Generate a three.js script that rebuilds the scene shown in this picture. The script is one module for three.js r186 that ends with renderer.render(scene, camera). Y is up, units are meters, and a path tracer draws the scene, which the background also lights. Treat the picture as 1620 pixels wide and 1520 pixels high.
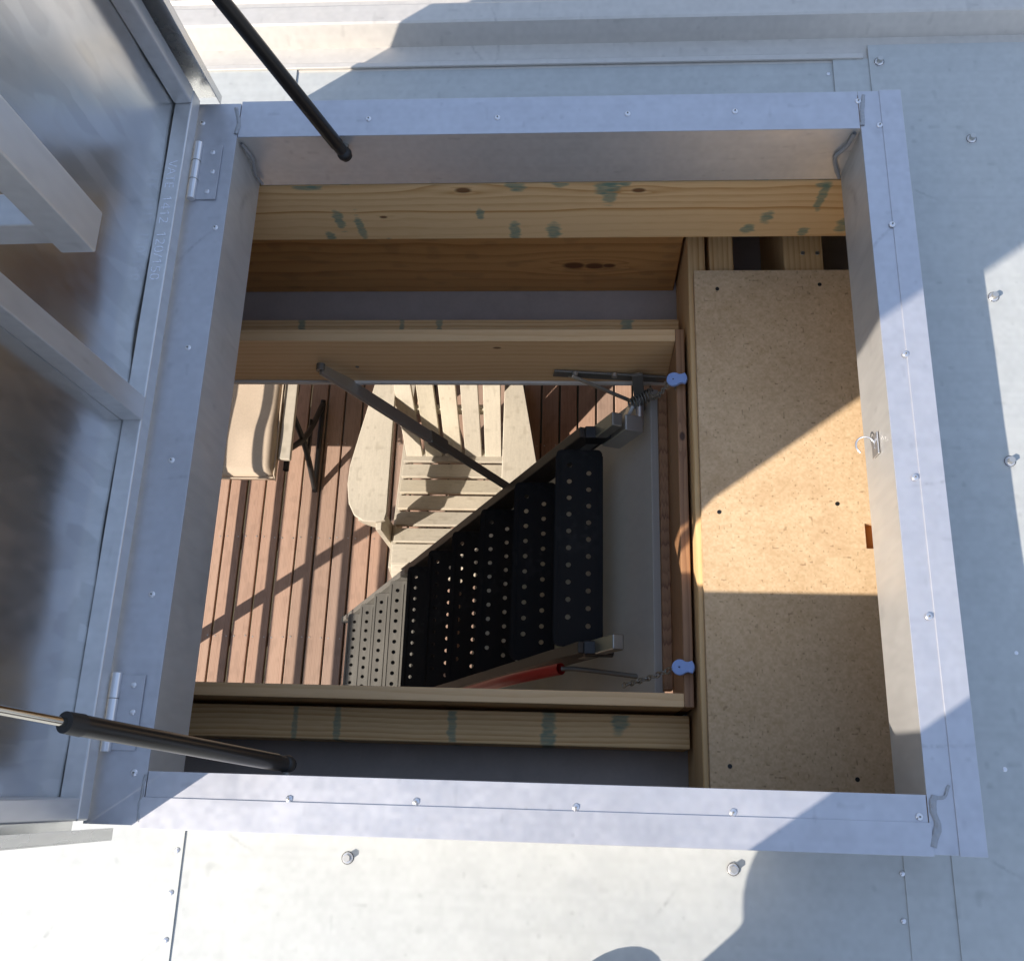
import * as THREE from 'three';
import { RoundedBoxGeometry } from 'three/addons/geometries/RoundedBoxGeometry.js';
import { MarchingCubes } from 'three/addons/objects/MarchingCubes.js';
import { mergeGeometries, mergeVertices } from 'three/addons/utils/BufferGeometryUtils.js';

/* ------------------------------------------------------------ camera, sky, sun, exposure */
const CAP = 3.1;                                  // height of the hatch rim above the deck
const W = 0.95, L = 0.943;                        // clear opening of the hatch
const CAM = { f: 1520, pos: new THREE.Vector3(0.05635, CAP + 1.22596, 0.4827),
  r: new THREE.Vector3(0.99773859, -0.06020864, -0.02987688),
  u: new THREE.Vector3(-0.00981103, 0.30928511, -0.95091875),
  w: new THREE.Vector3(-0.066494, -0.94906145, -0.30799498) };
const scene = new THREE.Scene();
const camera = new THREE.PerspectiveCamera(53.13, 1024 / 960, 0.02, 600);
camera.position.copy(CAM.pos);
camera.up.copy(CAM.u);
camera.lookAt(CAM.pos.clone().add(CAM.w));
scene.add(camera);

const SUNX = 1.13, SUNZ = 0.79;                   // run of the sunlight per metre of fall (east, north)
const toSun = new THREE.Vector3(-SUNX, 1, SUNZ).normalize();
{
  const w = 512, h = 256, data = new Float32Array(w * h * 4);
  for (let j = 0; j < h; j++) for (let i = 0; i < w; i++) {
    const v = (j + 0.5) / h, uu = (i + 0.5) / w;
    const el = (v - 0.5) * Math.PI, az = (uu - 0.5) * 2 * Math.PI;
    const d = new THREE.Vector3(Math.cos(el) * Math.cos(az), Math.sin(el), Math.cos(el) * Math.sin(az));
    const cs = Math.max(-1, Math.min(1, d.dot(toSun)));
    const up = Math.max(0, d.y), hz = Math.pow(1 - up, 3.2);
    let r = 0.16 + 0.17 * hz, g = 0.22 + 0.15 * hz, b = 0.345 + 0.10 * hz;
    const glow = 0.35 * Math.exp((cs - 1) * 9) + 0.9 * Math.exp((cs - 1) * 60);
    r += glow; g += glow * 0.95; b += glow * 0.85;
    if (d.y < 0) { r = 0.2; g = 0.19; b = 0.16; }
    const k = (j * w + i) * 4; data[k] = r; data[k + 1] = g; data[k + 2] = b; data[k + 3] = 1;
  }
  const sky = new THREE.DataTexture(data, w, h, THREE.RGBAFormat, THREE.FloatType);
  sky.mapping = THREE.EquirectangularReflectionMapping;
  sky.magFilter = THREE.LinearFilter; sky.minFilter = THREE.LinearFilter; sky.needsUpdate = true;
  scene.background = sky; scene.environment = sky;
}
const sun = new THREE.DirectionalLight(0xfff3e6, 2.9);
sun.position.copy(toSun.clone().multiplyScalar(20)).add(new THREE.Vector3(0, 2, 0));
sun.target.position.set(0, 2, 0);
sun.castShadow = true; sun.shadow.mapSize.set(4096, 4096); sun.shadow.radius = 1;
Object.assign(sun.shadow.camera, { left: -5, right: 5, top: 5, bottom: -5, near: 1, far: 60 });
scene.add(sun, sun.target);
const renderer = new THREE.WebGLRenderer({ antialias: true });
renderer.toneMapping = THREE.LinearToneMapping;
renderer.toneMappingExposure = 2.45;
renderer.shadowMap.enabled = true;

/* ------------------------------------------------------------ helpers */
let seed = 7;
const rnd = () => { seed = (seed * 1664525 + 1013904223) >>> 0; return seed / 4294967296; };
const V = (x, y, z) => new THREE.Vector3(x, y, z);
const H = (x, y, z) => V(x, CAP + y, z);          // point given relative to the hatch rim
// photo pixel (1620 x 1520) to a direction, then to a plane the thing touches
function rayAt(u, v) { return CAM.r.clone().multiplyScalar((u - 810) / CAM.f).addScaledVector(CAM.u, -(v - 760) / CAM.f).add(CAM.w); }
function onY(u, v, y) { const d = rayAt(u, v), t = (CAP + y - CAM.pos.y) / d.y; return CAM.pos.clone().addScaledVector(d, t); }
function onZ(u, v, z) { const d = rayAt(u, v), t = (z - CAM.pos.z) / d.z; return CAM.pos.clone().addScaledVector(d, t); }
function onX(u, v, x) { const d = rayAt(u, v), t = (x - CAM.pos.x) / d.x; return CAM.pos.clone().addScaledVector(d, t); }
const names = {};
function numbered(n) { if (!(n in names)) { names[n] = 0; return n; } names[n]++; return n + '_' + String(names[n]).padStart(3, '0'); }
function thing(name, label, category, base, group) {
  const o = new THREE.Group(); o.name = numbered(name); o.position.copy(base);
  o.userData = { label, category }; if (group) o.userData.group = group;
  scene.add(o); return o;
}
// geometry in world coordinates becomes a part of thing t (or of its part p)
function part(t, name, geo, mat, under) {
  const b = t.position; geo.translate(-b.x, -b.y, -b.z);
  const m = new THREE.Mesh(geo, mat); m.name = name; m.castShadow = m.receiveShadow = true; (under || t).add(m); return m;
}
function solo(name, label, category, geo, mat, group) {
  geo.computeBoundingBox(); const bb = geo.boundingBox, c = V((bb.min.x + bb.max.x) / 2, bb.min.y, (bb.min.z + bb.max.z) / 2);
  geo.translate(-c.x, -c.y, -c.z);
  const m = new THREE.Mesh(geo, mat); m.name = numbered(name); m.position.copy(c); m.castShadow = m.receiveShadow = true;
  m.userData = { label, category }; if (group) m.userData.group = group; scene.add(m); return m;
}
// uv in metres by the face direction; grain: axis that runs along u
function metreUV(g, grain = 'x', su = 1, sv = 1, ou = 0, ov = 0) {
  const p = g.attributes.position, n = g.attributes.normal, uv = new Float32Array(p.count * 2);
  const ax = ['x', 'y', 'z'], gi = ax.indexOf(grain);
  for (let i = 0; i < p.count; i++) {
    const P = [p.getX(i), p.getY(i), p.getZ(i)], N = [Math.abs(n.getX(i)), Math.abs(n.getY(i)), Math.abs(n.getZ(i))];
    const k = N[0] > N[1] ? (N[0] > N[2] ? 0 : 2) : (N[1] > N[2] ? 1 : 2);
    let a, b;
    if (k === gi) { a = (gi + 1) % 3; b = (gi + 2) % 3; uv[2 * i] = P[a] * 0.3 / su + ou; uv[2 * i + 1] = P[b] / sv + ov; continue; }
    a = gi; b = 3 - k - gi; uv[2 * i] = P[a] / su + ou; uv[2 * i + 1] = P[b] / sv + ov + k * 0.37;
  }
  g.setAttribute('uv', new THREE.BufferAttribute(uv, 2)); return g;
}
function box(x0, x1, y0, y1, z0, z1, r = 0) {     // world coordinates
  const sx = Math.abs(x1 - x0), sy = Math.abs(y1 - y0), sz = Math.abs(z1 - z0);
  let g = r > 0 ? new RoundedBoxGeometry(sx, sy, sz, 1, Math.min(r, sx / 2.01, sy / 2.01, sz / 2.01)) : new THREE.BoxGeometry(sx, sy, sz);
  if (g.index) g = g.toNonIndexed();
  g.translate((x0 + x1) / 2, (y0 + y1) / 2, (z0 + z1) / 2); return metreUV(g);
}
function hbox(x0, x1, y0, y1, z0, z1, r = 0) { return box(x0, x1, CAP + y0, CAP + y1, z0, z1, r); }
function tube(pts, r, seg = 24, rad = 8, tension = 0.5, kind = 'catmullrom') {
  return new THREE.TubeGeometry(new THREE.CatmullRomCurve3(pts, false, kind, tension), seg, r, rad, false).toNonIndexed();
}
function rod(a, b, r0, r1 = r0, rad = 14) {
  const d = b.clone().sub(a), g = new THREE.CylinderGeometry(r1, r0, d.length(), rad).toNonIndexed();
  g.applyQuaternion(new THREE.Quaternion().setFromUnitVectors(V(0, 1, 0), d.clone().normalize()));
  const m = a.clone().add(b).multiplyScalar(0.5); g.translate(m.x, m.y, m.z); return g;
}
function bar(a, b, across, wide, thick, r = 0.002) { // flat bar a-b, 'across' = direction of its width
  const d = b.clone().sub(a), len = d.length(); d.normalize();
  const x = across.clone().addScaledVector(d, -across.dot(d)).normalize(), z = x.clone().cross(d);
  let g = new RoundedBoxGeometry(wide, len, thick, 1, Math.min(r, wide / 2.1, thick / 2.1)); if (g.index) g = g.toNonIndexed();
  g.applyMatrix4(new THREE.Matrix4().makeBasis(x, d, z)); const m = a.clone().add(b).multiplyScalar(0.5); g.translate(m.x, m.y, m.z);
  return g;
}
const merge = gs => mergeGeometries(gs.map(g => { const q = g.index ? g.toNonIndexed() : g; for (const k of Object.keys(q.attributes)) if (!['position', 'normal', 'uv'].includes(k)) q.deleteAttribute(k); return q; }));
// horizontal plate from a polygon [[x,z]...] with holes, top face at yTop (world)
function plate(poly, yTop, th, holes = [], bevel = 0) {
  const s = new THREE.Shape(poly.map(([x, z]) => new THREE.Vector2(x, -z)));
  for (const h of holes) s.holes.push(new THREE.Path(h.map(([x, z]) => new THREE.Vector2(x, -z))));
  let g = new THREE.ExtrudeGeometry(s, { depth: th - 2 * bevel, bevelEnabled: bevel > 0, bevelSize: bevel, bevelThickness: bevel, bevelOffset: -bevel, bevelSegments: 1, curveSegments: 8 });
  g.rotateX(-Math.PI / 2); g.translate(0, yTop - th + bevel, 0); if (g.index) g = g.toNonIndexed(); return metreUV(g);
}
/* noise */
const hash = (x, y, s) => { let h = (x * 374761393 + y * 668265263 + s * 1442695041) | 0; h = Math.imul(h ^ (h >>> 13), 1274126177); return ((h ^ (h >>> 16)) >>> 0) / 4294967296; };
function vn(x, y, s = 0, px = 1e6, py = 1e6) {
  const xi = Math.floor(x), yi = Math.floor(y), fx = x - xi, fy = y - yi, m = (a, p) => ((a % p) + p) % p;
  const u = fx * fx * (3 - 2 * fx), v = fy * fy * (3 - 2 * fy);
  const a = hash(m(xi, px), m(yi, py), s), b = hash(m(xi + 1, px), m(yi, py), s), c = hash(m(xi, px), m(yi + 1, py), s), d = hash(m(xi + 1, px), m(yi + 1, py), s);
  return a + (b - a) * u + (c - a) * v + (a - b - c + d) * u * v;
}
const clamp = (x, a = 0, b = 1) => Math.min(b, Math.max(a, x));
const mix = (a, b, t) => a + (b - a) * t;
const mix3 = (a, b, t) => [mix(a[0], b[0], t), mix(a[1], b[1], t), mix(a[2], b[2], t)];
const enc = c => Math.round(255 * clamp(c <= 0.0031308 ? 12.92 * c : 1.055 * Math.pow(c, 1 / 2.4) - 0.055));
function tex(w, h, fn, srgb = true) {             // fn(u, v) -> linear rgb or grey
  const d = new Uint8Array(w * h * 4);
  for (let j = 0; j < h; j++) for (let i = 0; i < w; i++) {
    const c = fn((i + 0.5) / w, (j + 0.5) / h), k = (j * w + i) * 4;
    if (srgb) { d[k] = enc(c[0]); d[k + 1] = enc(c[1]); d[k + 2] = enc(c[2]); } else { const q = Math.round(255 * clamp(c)); d[k] = d[k + 1] = d[k + 2] = q; }
    d[k + 3] = 255;
  }
  const t = new THREE.DataTexture(d, w, h); t.wrapS = t.wrapT = THREE.RepeatWrapping; t.magFilter = THREE.LinearFilter; t.minFilter = THREE.LinearMipmapLinearFilter; t.generateMipmaps = true;
  if (srgb) t.colorSpace = THREE.SRGBColorSpace; t.needsUpdate = true; return t;
}
/* sawn softwood: 1.2 m along u, 0.24 m along v */
const TU = 1.2, TV = 0.24;
function wood({ light, dark, s = 1, freq = 16, wav = 1.2, knots = [], marks = [], contrast = 1, mark = [0.10, 0.225, 0.18], w = 1024, h = 256, dirt = 0, split = 0 }) {
  return tex(w, h, (u, v) => {
    let q = v;
    let kn = 0;
    for (const [ku, kv, kr] of knots) {
      const dx = (u - ku) * TU / kr / 2.6, dy = (v - kv) * TV / kr, d2 = dx * dx + dy * dy;
      q += Math.sign(dy || 1) * -0.10 * Math.exp(-d2 * 0.35) * Math.min(1, Math.abs(dy) * 1.5) * (kr / 0.012);
      const e = Math.sqrt((u - ku) ** 2 * TU * TU * 0.3 + (v - kv) ** 2 * TV * TV) / kr; kn = Math.max(kn, clamp((0.75 - e) * 3.5));
    }
    q += wav * 0.05 * (vn(u * 5, v * 3, s, 5, 3) - 0.5) + wav * 0.02 * (vn(u * 14, v * 6, s + 1, 14, 6) - 0.5);
    const ring = q * freq, f = ring - Math.floor(ring), id = Math.floor(ring);
    let t = Math.pow(f, 2.2) * (f > 0.93 ? (1 - f) / 0.07 : 1) * (0.45 + 0.75 * hash(((id % 97) + 97) % 97, 3, s));
    if (split) t *= v < split + 0.02 * vn(u * 7, 0, s) ? 0.3 : 1;
    t = t * contrast + 0.22 * (vn(u * 60, v * 128, s + 2, 60, 128) - 0.5) + 0.28 * (vn(u * 4, v * 4, s + 3, 4, 4) - 0.5);
    let c = mix3(light, dark, clamp(t));
    c = mix3(c, [dark[0] * 0.25, dark[1] * 0.18, dark[2] * 0.15], kn * 0.9);
    if (dirt) { const m = clamp((vn(u * 30, v * 14, s + 5, 30, 14) - 0.62) * 5) * dirt; c = mix3(c, [0.05, 0.035, 0.025], m); }
    for (const [mu, mv, a, b, al] of marks) {
      const ax = (u - mu) * TU / a, ay = (v - mv) * TV / b, d = Math.sqrt(ax * ax + ay * ay) + 0.55 * (vn(u * 90, v * 36, s + 8) - 0.5) + 0.35 * (vn(u * 40, v * 110, s + 10) - 0.5);
      c = mix3(c, mark, clamp((1 - d) * 2.6) * al * (0.6 + 0.4 * vn(u * 120, v * 120, s + 9)));
    }
    return c;
  });
}
// sheet-metal panel whose large faces are a little buckled (real relief)
function buckled(x0, x1, y0, y1, z0, z1, amp, s) {
  const d = [x1 - x0, y1 - y0, z1 - z0], thin = d.indexOf(Math.min(...d)), sg = d.map((q, i) => i === thin ? 1 : Math.max(2, Math.ceil(q / 0.02)));
  const g = new THREE.BoxGeometry(d[0], d[1], d[2], sg[0], sg[1], sg[2]); g.translate((x0 + x1) / 2, (y0 + y1) / 2, (z0 + z1) / 2);
  const p = g.attributes.position, ax = [0, 1, 2].filter(i => i !== thin), lo = [x0, y0, z0], hi = [x1, y1, z1];
  for (let i = 0; i < p.count; i++) { const P = [p.getX(i), p.getY(i), p.getZ(i)]; let e = 1; for (const a of ax) e *= clamp(Math.min(P[a] - lo[a], hi[a] - P[a]) / 0.03); const n = vn(P[ax[0]] * 7, P[ax[1]] * 7, s) + 0.4 * vn(P[ax[0]] * 17, P[ax[1]] * 17, s + 1) - 0.7; P[thin] += amp * n * e; p.setXYZ(i, ...P); }
  g.computeVertexNormals(); return metreUV(g);
}
const std = (o) => new THREE.MeshStandardMaterial(o);

/* ------------------------------------------------------------ materials */
const scuffs = []; for (let i = 0; i < 16; i++) { const an = rnd() * 6.28; scuffs.push([rnd(), rnd(), Math.cos(an), Math.sin(an), 0.02 + 0.06 * rnd(), (rnd() - 0.5) * 2]); }
const spangle = tex(512, 512, (u, v) => {
  const a = vn(u * 60, v * 60, 11, 60, 60), b = vn(u * 150, v * 150, 12, 150, 150), c = vn(u * 6, v * 6, 13, 6, 6), e = vn(u * 3, v * 180, 14, 3, 180);
  let k = 0.66 + 0.035 * (a - 0.5) + 0.05 * (b - 0.5) + 0.025 * (c - 0.5) + 0.03 * (e - 0.5);
  for (const q of scuffs) { const dx = u - q[0], dy = v - q[1], al = dx * q[2] + dy * q[3], ac = Math.abs(-dx * q[3] + dy * q[2] + 4 * al * al * q[5]); if (Math.abs(al) < q[4] && ac < 0.0035) k -= 0.24 * (1 - ac / 0.0035) * (1 - Math.abs(al) / q[4]) * vn(u * 300, v * 300, 15); }
  const sp = vn(u * 70, v * 70, 16, 70, 70); if (sp > 0.9) k -= (sp - 0.9) * 0.9;
  return [k, k * 1.005, k * 1.0];
});
const spangleCoarse = tex(512, 512, (u, v) => {
  let best = 9, bid = 0, n = 46; const x = u * n, y = v * n, xi = Math.floor(x), yi = Math.floor(y);
  for (let j = -1; j < 2; j++) for (let i = -1; i < 2; i++) { const cx = (xi + i + n) % n, cy = (yi + j + n) % n, dx = xi + i + hash(cx, cy, 1) - x, dy = yi + j + hash(cx, cy, 2) - y, d = dx * dx + dy * dy; if (d < best) { best = d; bid = hash(cx, cy, 3); } }
  const k = 0.72 + 0.13 * (bid - 0.5) + 0.06 * (vn(u * 8, v * 8, 4, 8, 8) - 0.5); return [k, k * 1.01, k];
});
const smear = tex(512, 512, (u, v) => clamp(0.44 + 0.07 * (vn(u * 7, v * 7, 21, 7, 7) - 0.5) + 0.08 * (vn(u * 30, v * 30, 22, 30, 30) - 0.5) + 0.10 * (vn(u * 130, v * 130, 23, 130, 130) - 0.5)), false);
function metal(o = {}) { return std(Object.assign({ map: spangle, roughnessMap: smear, metalness: 0.55, roughness: 1.0, color: 0xffffff }, o)); }
const M = {};
M.roof = metal({ metalness: 0.22, roughness: 1.4, color: new THREE.Color(0.72, 0.74, 0.71) });
M.rib = metal({ metalness: 0.3, color: new THREE.Color(0.88, 0.83, 0.75), roughness: 1.15 });
M.cap = metal({ metalness: 0.55, color: new THREE.Color(0.8, 0.81, 0.86) });
M.curb = metal({ metalness: 0.5, roughness: 0.9, color: new THREE.Color(0.98, 0.96, 0.92) });
M.lidSkin = metal({ map: spangleCoarse, metalness: 0.95, roughness: 0.5 });
M.lidRail = metal({ metalness: 0.6, roughness: 0.8 });
M.lidSkirt = metal({ metalness: 0.95, roughness: 0.6 });
M.zinc = std({ color: new THREE.Color(0.55, 0.54, 0.5), metalness: 0.8, roughness: 0.42 });
M.rivet = std({ color: new THREE.Color(0.75, 0.75, 0.76), metalness: 0.85, roughness: 0.28 });
M.steel = std({ color: new THREE.Color(0.36, 0.36, 0.33), metalness: 0.85, roughness: 0.42 });
M.dullSteel = std({ color: new THREE.Color(0.24, 0.23, 0.2), metalness: 0.6, roughness: 0.55 });
M.black = std({ color: new THREE.Color(0.017, 0.016, 0.015), metalness: 0.2, roughness: 0.3 });
M.blackPlastic = std({ color: new THREE.Color(0.012, 0.012, 0.012), roughness: 0.5 });
M.chrome = std({ color: new THREE.Color(0.7, 0.66, 0.58), metalness: 1, roughness: 0.12 });
M.rubber = std({ color: new THREE.Color(0.02, 0.02, 0.02), roughness: 0.8 });
M.sealant = std({ color: new THREE.Color(0.35, 0.36, 0.37), roughness: 0.45, metalness: 0.3 });
const pineMarks = (() => {                        // preservative dye on the north rafter, placed from the photo
  const a = [];
  const put = (u, v, ru, rv, al = 0.85) => { const p = onZ(u, v, -0.476); const k = 0.00095; a.push([(p.x) / TU + 0.5, (p.y - CAP + 0.30) / TV, ru * k, rv * k * 2.2, al]); };
  [[478, 296, 26, 6], [497, 295, 20, 5], [816, 292, 20, 9], [884, 290, 16, 8], [962, 296, 28, 12], [965, 312, 16, 12], [975, 288, 26, 6], [990, 290, 14, 6], [536, 348, 11, 16], [570, 358, 9, 22], [523, 374, 10, 9], [760, 338, 8, 9], [815, 366, 12, 18], [876, 366, 16, 15], [1300, 312, 9, 22], [1183, 362, 14, 9], [1213, 344, 14, 9], [1270, 366, 12, 7], [1335, 355, 16, 14], [1305, 292, 16, 6], [616, 380, 9, 4], [700, 288, 200, 4, 0.35]].forEach(m => put(...m));
  return a;
})();
const PINE_L = [0.78, 0.54, 0.27], PINE_D = [0.52, 0.26, 0.075];
M.pineGreen = std({ map: wood({ light: PINE_L, dark: PINE_D, s: 3, freq: 11, wav: 1.5, split: 0.34, knots: [[0.385, 0.62, 0.012], [0.63, 0.6, 0.01], [0.26, 0.3, 0.006]], marks: pineMarks, contrast: 1.25 }), roughness: 0.72 });
M.pine = std({ map: wood({ light: [0.80, 0.54, 0.28], dark: [0.60, 0.33, 0.12], s: 5, freq: 13, wav: 0.8, knots: [[0.16, 0.5, 0.007], [0.7, 0.3, 0.006]], contrast: 0.75 }), roughness: 0.6 });
M.pineMarked = std({ map: wood({ light: PINE_L, dark: PINE_D, s: 6, freq: 26, wav: 0.5, marks: [[0.07, 0.5, 0.010, 0.3, 0.8], [0.245, 0.55, 0.006, 0.3, 0.7], [0.31, 0.5, 0.007, 0.3, 0.75], [0.47, 0.2, 0.03, 0.02, 0.6], [0.485, 0.45, 0.009, 0.06, 0.8], [0.63, 0.5, 0.014, 0.3, 0.8], [0.735, 0.4, 0.018, 0.03, 0.8], [0.945, 0.5, 0.006, 0.3, 0.6]], contrast: 1 }), roughness: 0.75 });
M.beam = std({ map: wood({ light: [0.62, 0.32, 0.105], dark: [0.42, 0.18, 0.045], s: 7, freq: 7, wav: 1.6, knots: [[0.54, 0.50, 0.020], [0.575, 0.49, 0.018], [0.60, 0.495, 0.012]], contrast: 0.9, dirt: 0.15 }), roughness: 0.7 });
M.brownWood = std({ map: wood({ light: [0.36, 0.19, 0.09], dark: [0.16, 0.07, 0.03], s: 8, freq: 22, wav: 0.5, knots: [[0.3, 0.4, 0.008]], contrast: 1 }), roughness: 0.55 });
M.joist = std({ map: wood({ light: PINE_L, dark: PINE_D, s: 9, freq: 24, wav: 0.4, contrast: 0.9 }), roughness: 0.75 });
const deckTexOpt = [[[0.45, 0.295, 0.215], [0.28, 0.165, 0.115]], [[0.40, 0.275, 0.205], [0.26, 0.165, 0.118]], [[0.46, 0.28, 0.195], [0.29, 0.155, 0.098]], [[0.375, 0.265, 0.205], [0.225, 0.15, 0.115]], [[0.48, 0.325, 0.24], [0.32, 0.19, 0.13]]];
M.deck = deckTexOpt.map((o, i) => std({ map: wood({ light: o[0], dark: o[1], s: 40 + i, freq: 34, wav: 0.35, contrast: 1.0, dirt: 0.12, w: 512, h: 256 }), roughness: 0.62 }));
const chipTex = tex(1024, 1024, (u, v) => {
  const a = vn(u * 300, v * 300, 51, 300, 300), b = vn(u * 120, v * 150, 52, 120, 150), c = vn(u * 5, v * 5, 53, 5, 5), d = vn(u * 16, v * 16, 54, 16, 16), e = vn(u * 220, v * 190, 55, 220, 190);
  let t = 0.5 + 0.45 * (a - 0.5) + 0.35 * (b - 0.5) + 0.3 * (c - 0.5) + 0.2 * (d - 0.5);
  let col = mix3([0.52, 0.35, 0.185], [0.75, 0.56, 0.35], clamp(t));
  if (e > 0.86) col = mix3(col, [0.20, 0.10, 0.035], (e - 0.86) * 5);
  const st = clamp((vn(u * 9, v * 9, 56, 9, 9) - 0.66) * 6) * clamp((vn(u * 40, v * 40, 57, 40, 40) - 0.35) * 3); col = mix3(col, [0.36, 0.20, 0.085], st * 0.16);
  return col;
});
M.chip = std({ map: chipTex, roughness: 0.75 });
M.chipEdge = std({ color: new THREE.Color(0.5, 0.3, 0.12), roughness: 0.85 });
const boardTex = tex(512, 512, (u, v) => { const k = 0.5 + 0.06 * (vn(u * 7, v * 7, 61, 7, 7) - 0.5) + 0.05 * (vn(u * 40, v * 40, 62, 40, 40) - 0.5) + 0.03 * (vn(u * 200, v * 200, 63, 200, 200) - 0.5); return [k * 0.88, k * 0.79, k * 0.72]; });
M.ceiling = std({ map: boardTex, roughness: 0.9 });
M.white = std({ color: new THREE.Color(0.74, 0.71, 0.64), roughness: 0.5 });
const doorTex = tex(256, 256, (u, v) => { const k = 0.50 + 0.06 * (vn(u * 5, v * 5, 64, 5, 5) - 0.5) + 0.03 * (vn(u * 60, v * 60, 65, 60, 60) - 0.5); return [k, k * 0.955, k * 0.86]; });
M.door = std({ map: doorTex, roughness: 0.6 });
M.treadBlack = std({ map: tex(512, 512, (u, v) => { const d = clamp((vn(u * 9, v * 9, 401, 9, 9) - 0.45) * 1.6) * clamp((vn(u * 120, v * 120, 402, 120, 120) - 0.4) * 2), k = 0.009 + 0.022 * d; return [k, k * 0.98, k * 0.94]; }), metalness: 0.0, roughness: 0.9 });
const aluTex = tex(256, 256, (u, v) => { const k = 0.17 + 0.04 * (vn(u * 8, v * 8, 71, 8, 8) - 0.5) + 0.05 * (vn(u * 90, v * 12, 72, 90, 12) - 0.5); return [k, k * 0.965, k * 0.86]; });
M.treadAlu = std({ map: aluTex, metalness: 0.25, roughness: 0.55 });
M.stringerBlack = std({ color: new THREE.Color(0.05, 0.042, 0.034), metalness: 0.3, roughness: 0.5 });
M.red = std({ color: new THREE.Color(0.42, 0.018, 0.014), roughness: 0.35 });
M.blue = std({ color: new THREE.Color(0.26, 0.38, 0.70), roughness: 0.45 });
const creamTex = tex(512, 256, (u, v) => { const k = 0.54 + 0.10 * (vn(u * 5, v * 3, 81, 5, 3) - 0.5) + 0.05 * (vn(u * 20, v * 90, 82, 20, 90) - 0.5) + 0.04 * (vn(u * 120, v * 60, 83, 120, 60) - 0.5); const d = clamp((vn(u * 26, v * 20, 84, 26, 20) - 0.72) * 4) * 0.35; return mix3([k, k * 0.91, k * 0.73], [0.30, 0.26, 0.19], d); });
M.creams = [[1, 1, 1], [0.9, 0.9, 0.91], [1.05, 1.03, 1.0], [0.95, 0.94, 0.9]].map(c => std({ map: creamTex, roughness: 0.6, color: new THREE.Color(...c) }));
M.cream = M.creams[0];
M.peach = std({ map: tex(256, 256, (u, v) => { const k = 0.52 + 0.06 * (vn(u * 6, v * 6, 85, 6, 6) - 0.5) + 0.06 * (vn(u * 128, v * 128, 86, 128, 128) - 0.5); return [k, k * 0.82, k * 0.62]; }), roughness: 0.8 });
M.wall = std({ color: new THREE.Color(0.16, 0.12, 0.085), roughness: 0.8 });
M.rail = std({ color: new THREE.Color(0.3, 0.3, 0.3), metalness: 0.5, roughness: 0.5 });
M.ground = std({ map: tex(512, 512, (u, v) => { const a = vn(u * 20, v * 20, 91, 20, 20), b = vn(u * 140, v * 140, 92, 140, 140), t = 0.5 * a + 0.5 * b; return mix3([0.05, 0.055, 0.025], [0.12, 0.10, 0.06], t); }), roughness: 0.95 });

/* ------------------------------------------------------------ ground */
{
  const g = new THREE.PlaneGeometry(500, 500); g.rotateX(-Math.PI / 2); g.translate(0, -0.62, 0); metreUV(g, 'x', 3, 3);
  const m = new THREE.Mesh(g, M.ground); m.name = 'ground'; m.receiveShadow = true; m.userData.kind = 'structure'; scene.add(m);
}
{ // wooded hillside that rises beyond the open edge of the deck
  const g = new THREE.PlaneGeometry(60, 160, 60, 120); g.rotateX(-Math.PI / 2); g.translate(-36, 0, 0);
  const p = g.attributes.position;
  for (let i = 0; i < p.count; i++) { const d = -6 - p.getX(i); p.setY(i, -0.7 + 17 * (1 - Math.exp(-Math.max(0, d) / 26)) * (0.9 + 0.2 * vn(p.getZ(i) / 9, d / 9, 500)) + (d > 1 ? 1.1 * vn(p.getZ(i) / 1.7, d / 1.7, 501) : 0)); }
  g.computeVertexNormals(); metreUV(g, 'x', 3, 3);
  const m = new THREE.Mesh(g, std({ color: new THREE.Color(0.055, 0.065, 0.03), roughness: 0.95 })); m.name = 'hillside'; m.userData.kind = 'structure'; scene.add(m);
}
/* ------------------------------------------------------------ deck */
{
  const deck = new THREE.Group(); deck.name = 'deck'; deck.userData.kind = 'structure'; scene.add(deck);
  const pitch = 0.088, gap = 0.0075;
  let i = 0;
  for (let x = -2.05; x < 1.28; x += pitch, i++) {
    const w = pitch - gap - 0.002 * rnd(), y = -0.0018 * rnd(), off = rnd(), tilt = (rnd() - 0.5) * 0.004;
    const g = box(-w / 2, w / 2, -0.024, 0, -3.2, 2.4, 0.0035); g.rotateZ(tilt); g.translate(x + pitch / 2, y, 0); metreUV(g, 'z', TU, TV, off, off * 3.7);
    const m = new THREE.Mesh(g, M.deck[Math.floor(rnd() * 5)]); m.name = i ? 'board_' + String(i).padStart(3, '0') : 'board'; m.castShadow = m.receiveShadow = true; deck.add(m);
  }
  for (let k = 0; k < 12; k++) {
    const z = -3.0 + k * 0.47, g = box(-2.05, 1.3, -0.17, -0.0265, z, z + 0.045); metreUV(g, 'x', TU, TV, k * 0.13, 0);
    const m = new THREE.Mesh(g, M.brownWood); m.name = k ? 'bearer_' + String(k).padStart(3, '0') : 'bearer'; m.castShadow = m.receiveShadow = true; deck.add(m);
  }
  const sc = [];
  for (let x = -2.05; x < 1.2; x += pitch) for (let k = 0; k < 12; k++) for (const s of [0.2, 0.8]) { const g = new THREE.CylinderGeometry(0.0036, 0.0036, 0.002, 6); g.translate(x + pitch * s, -0.0003, -3.0 + k * 0.47 + 0.022 + (rnd() - 0.5) * 0.008); sc.push(g); }
  const m = new THREE.Mesh(merge(sc), M.zinc); m.name = 'deck_screws'; m.userData.kind = 'stuff'; deck.add(m);
}
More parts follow.
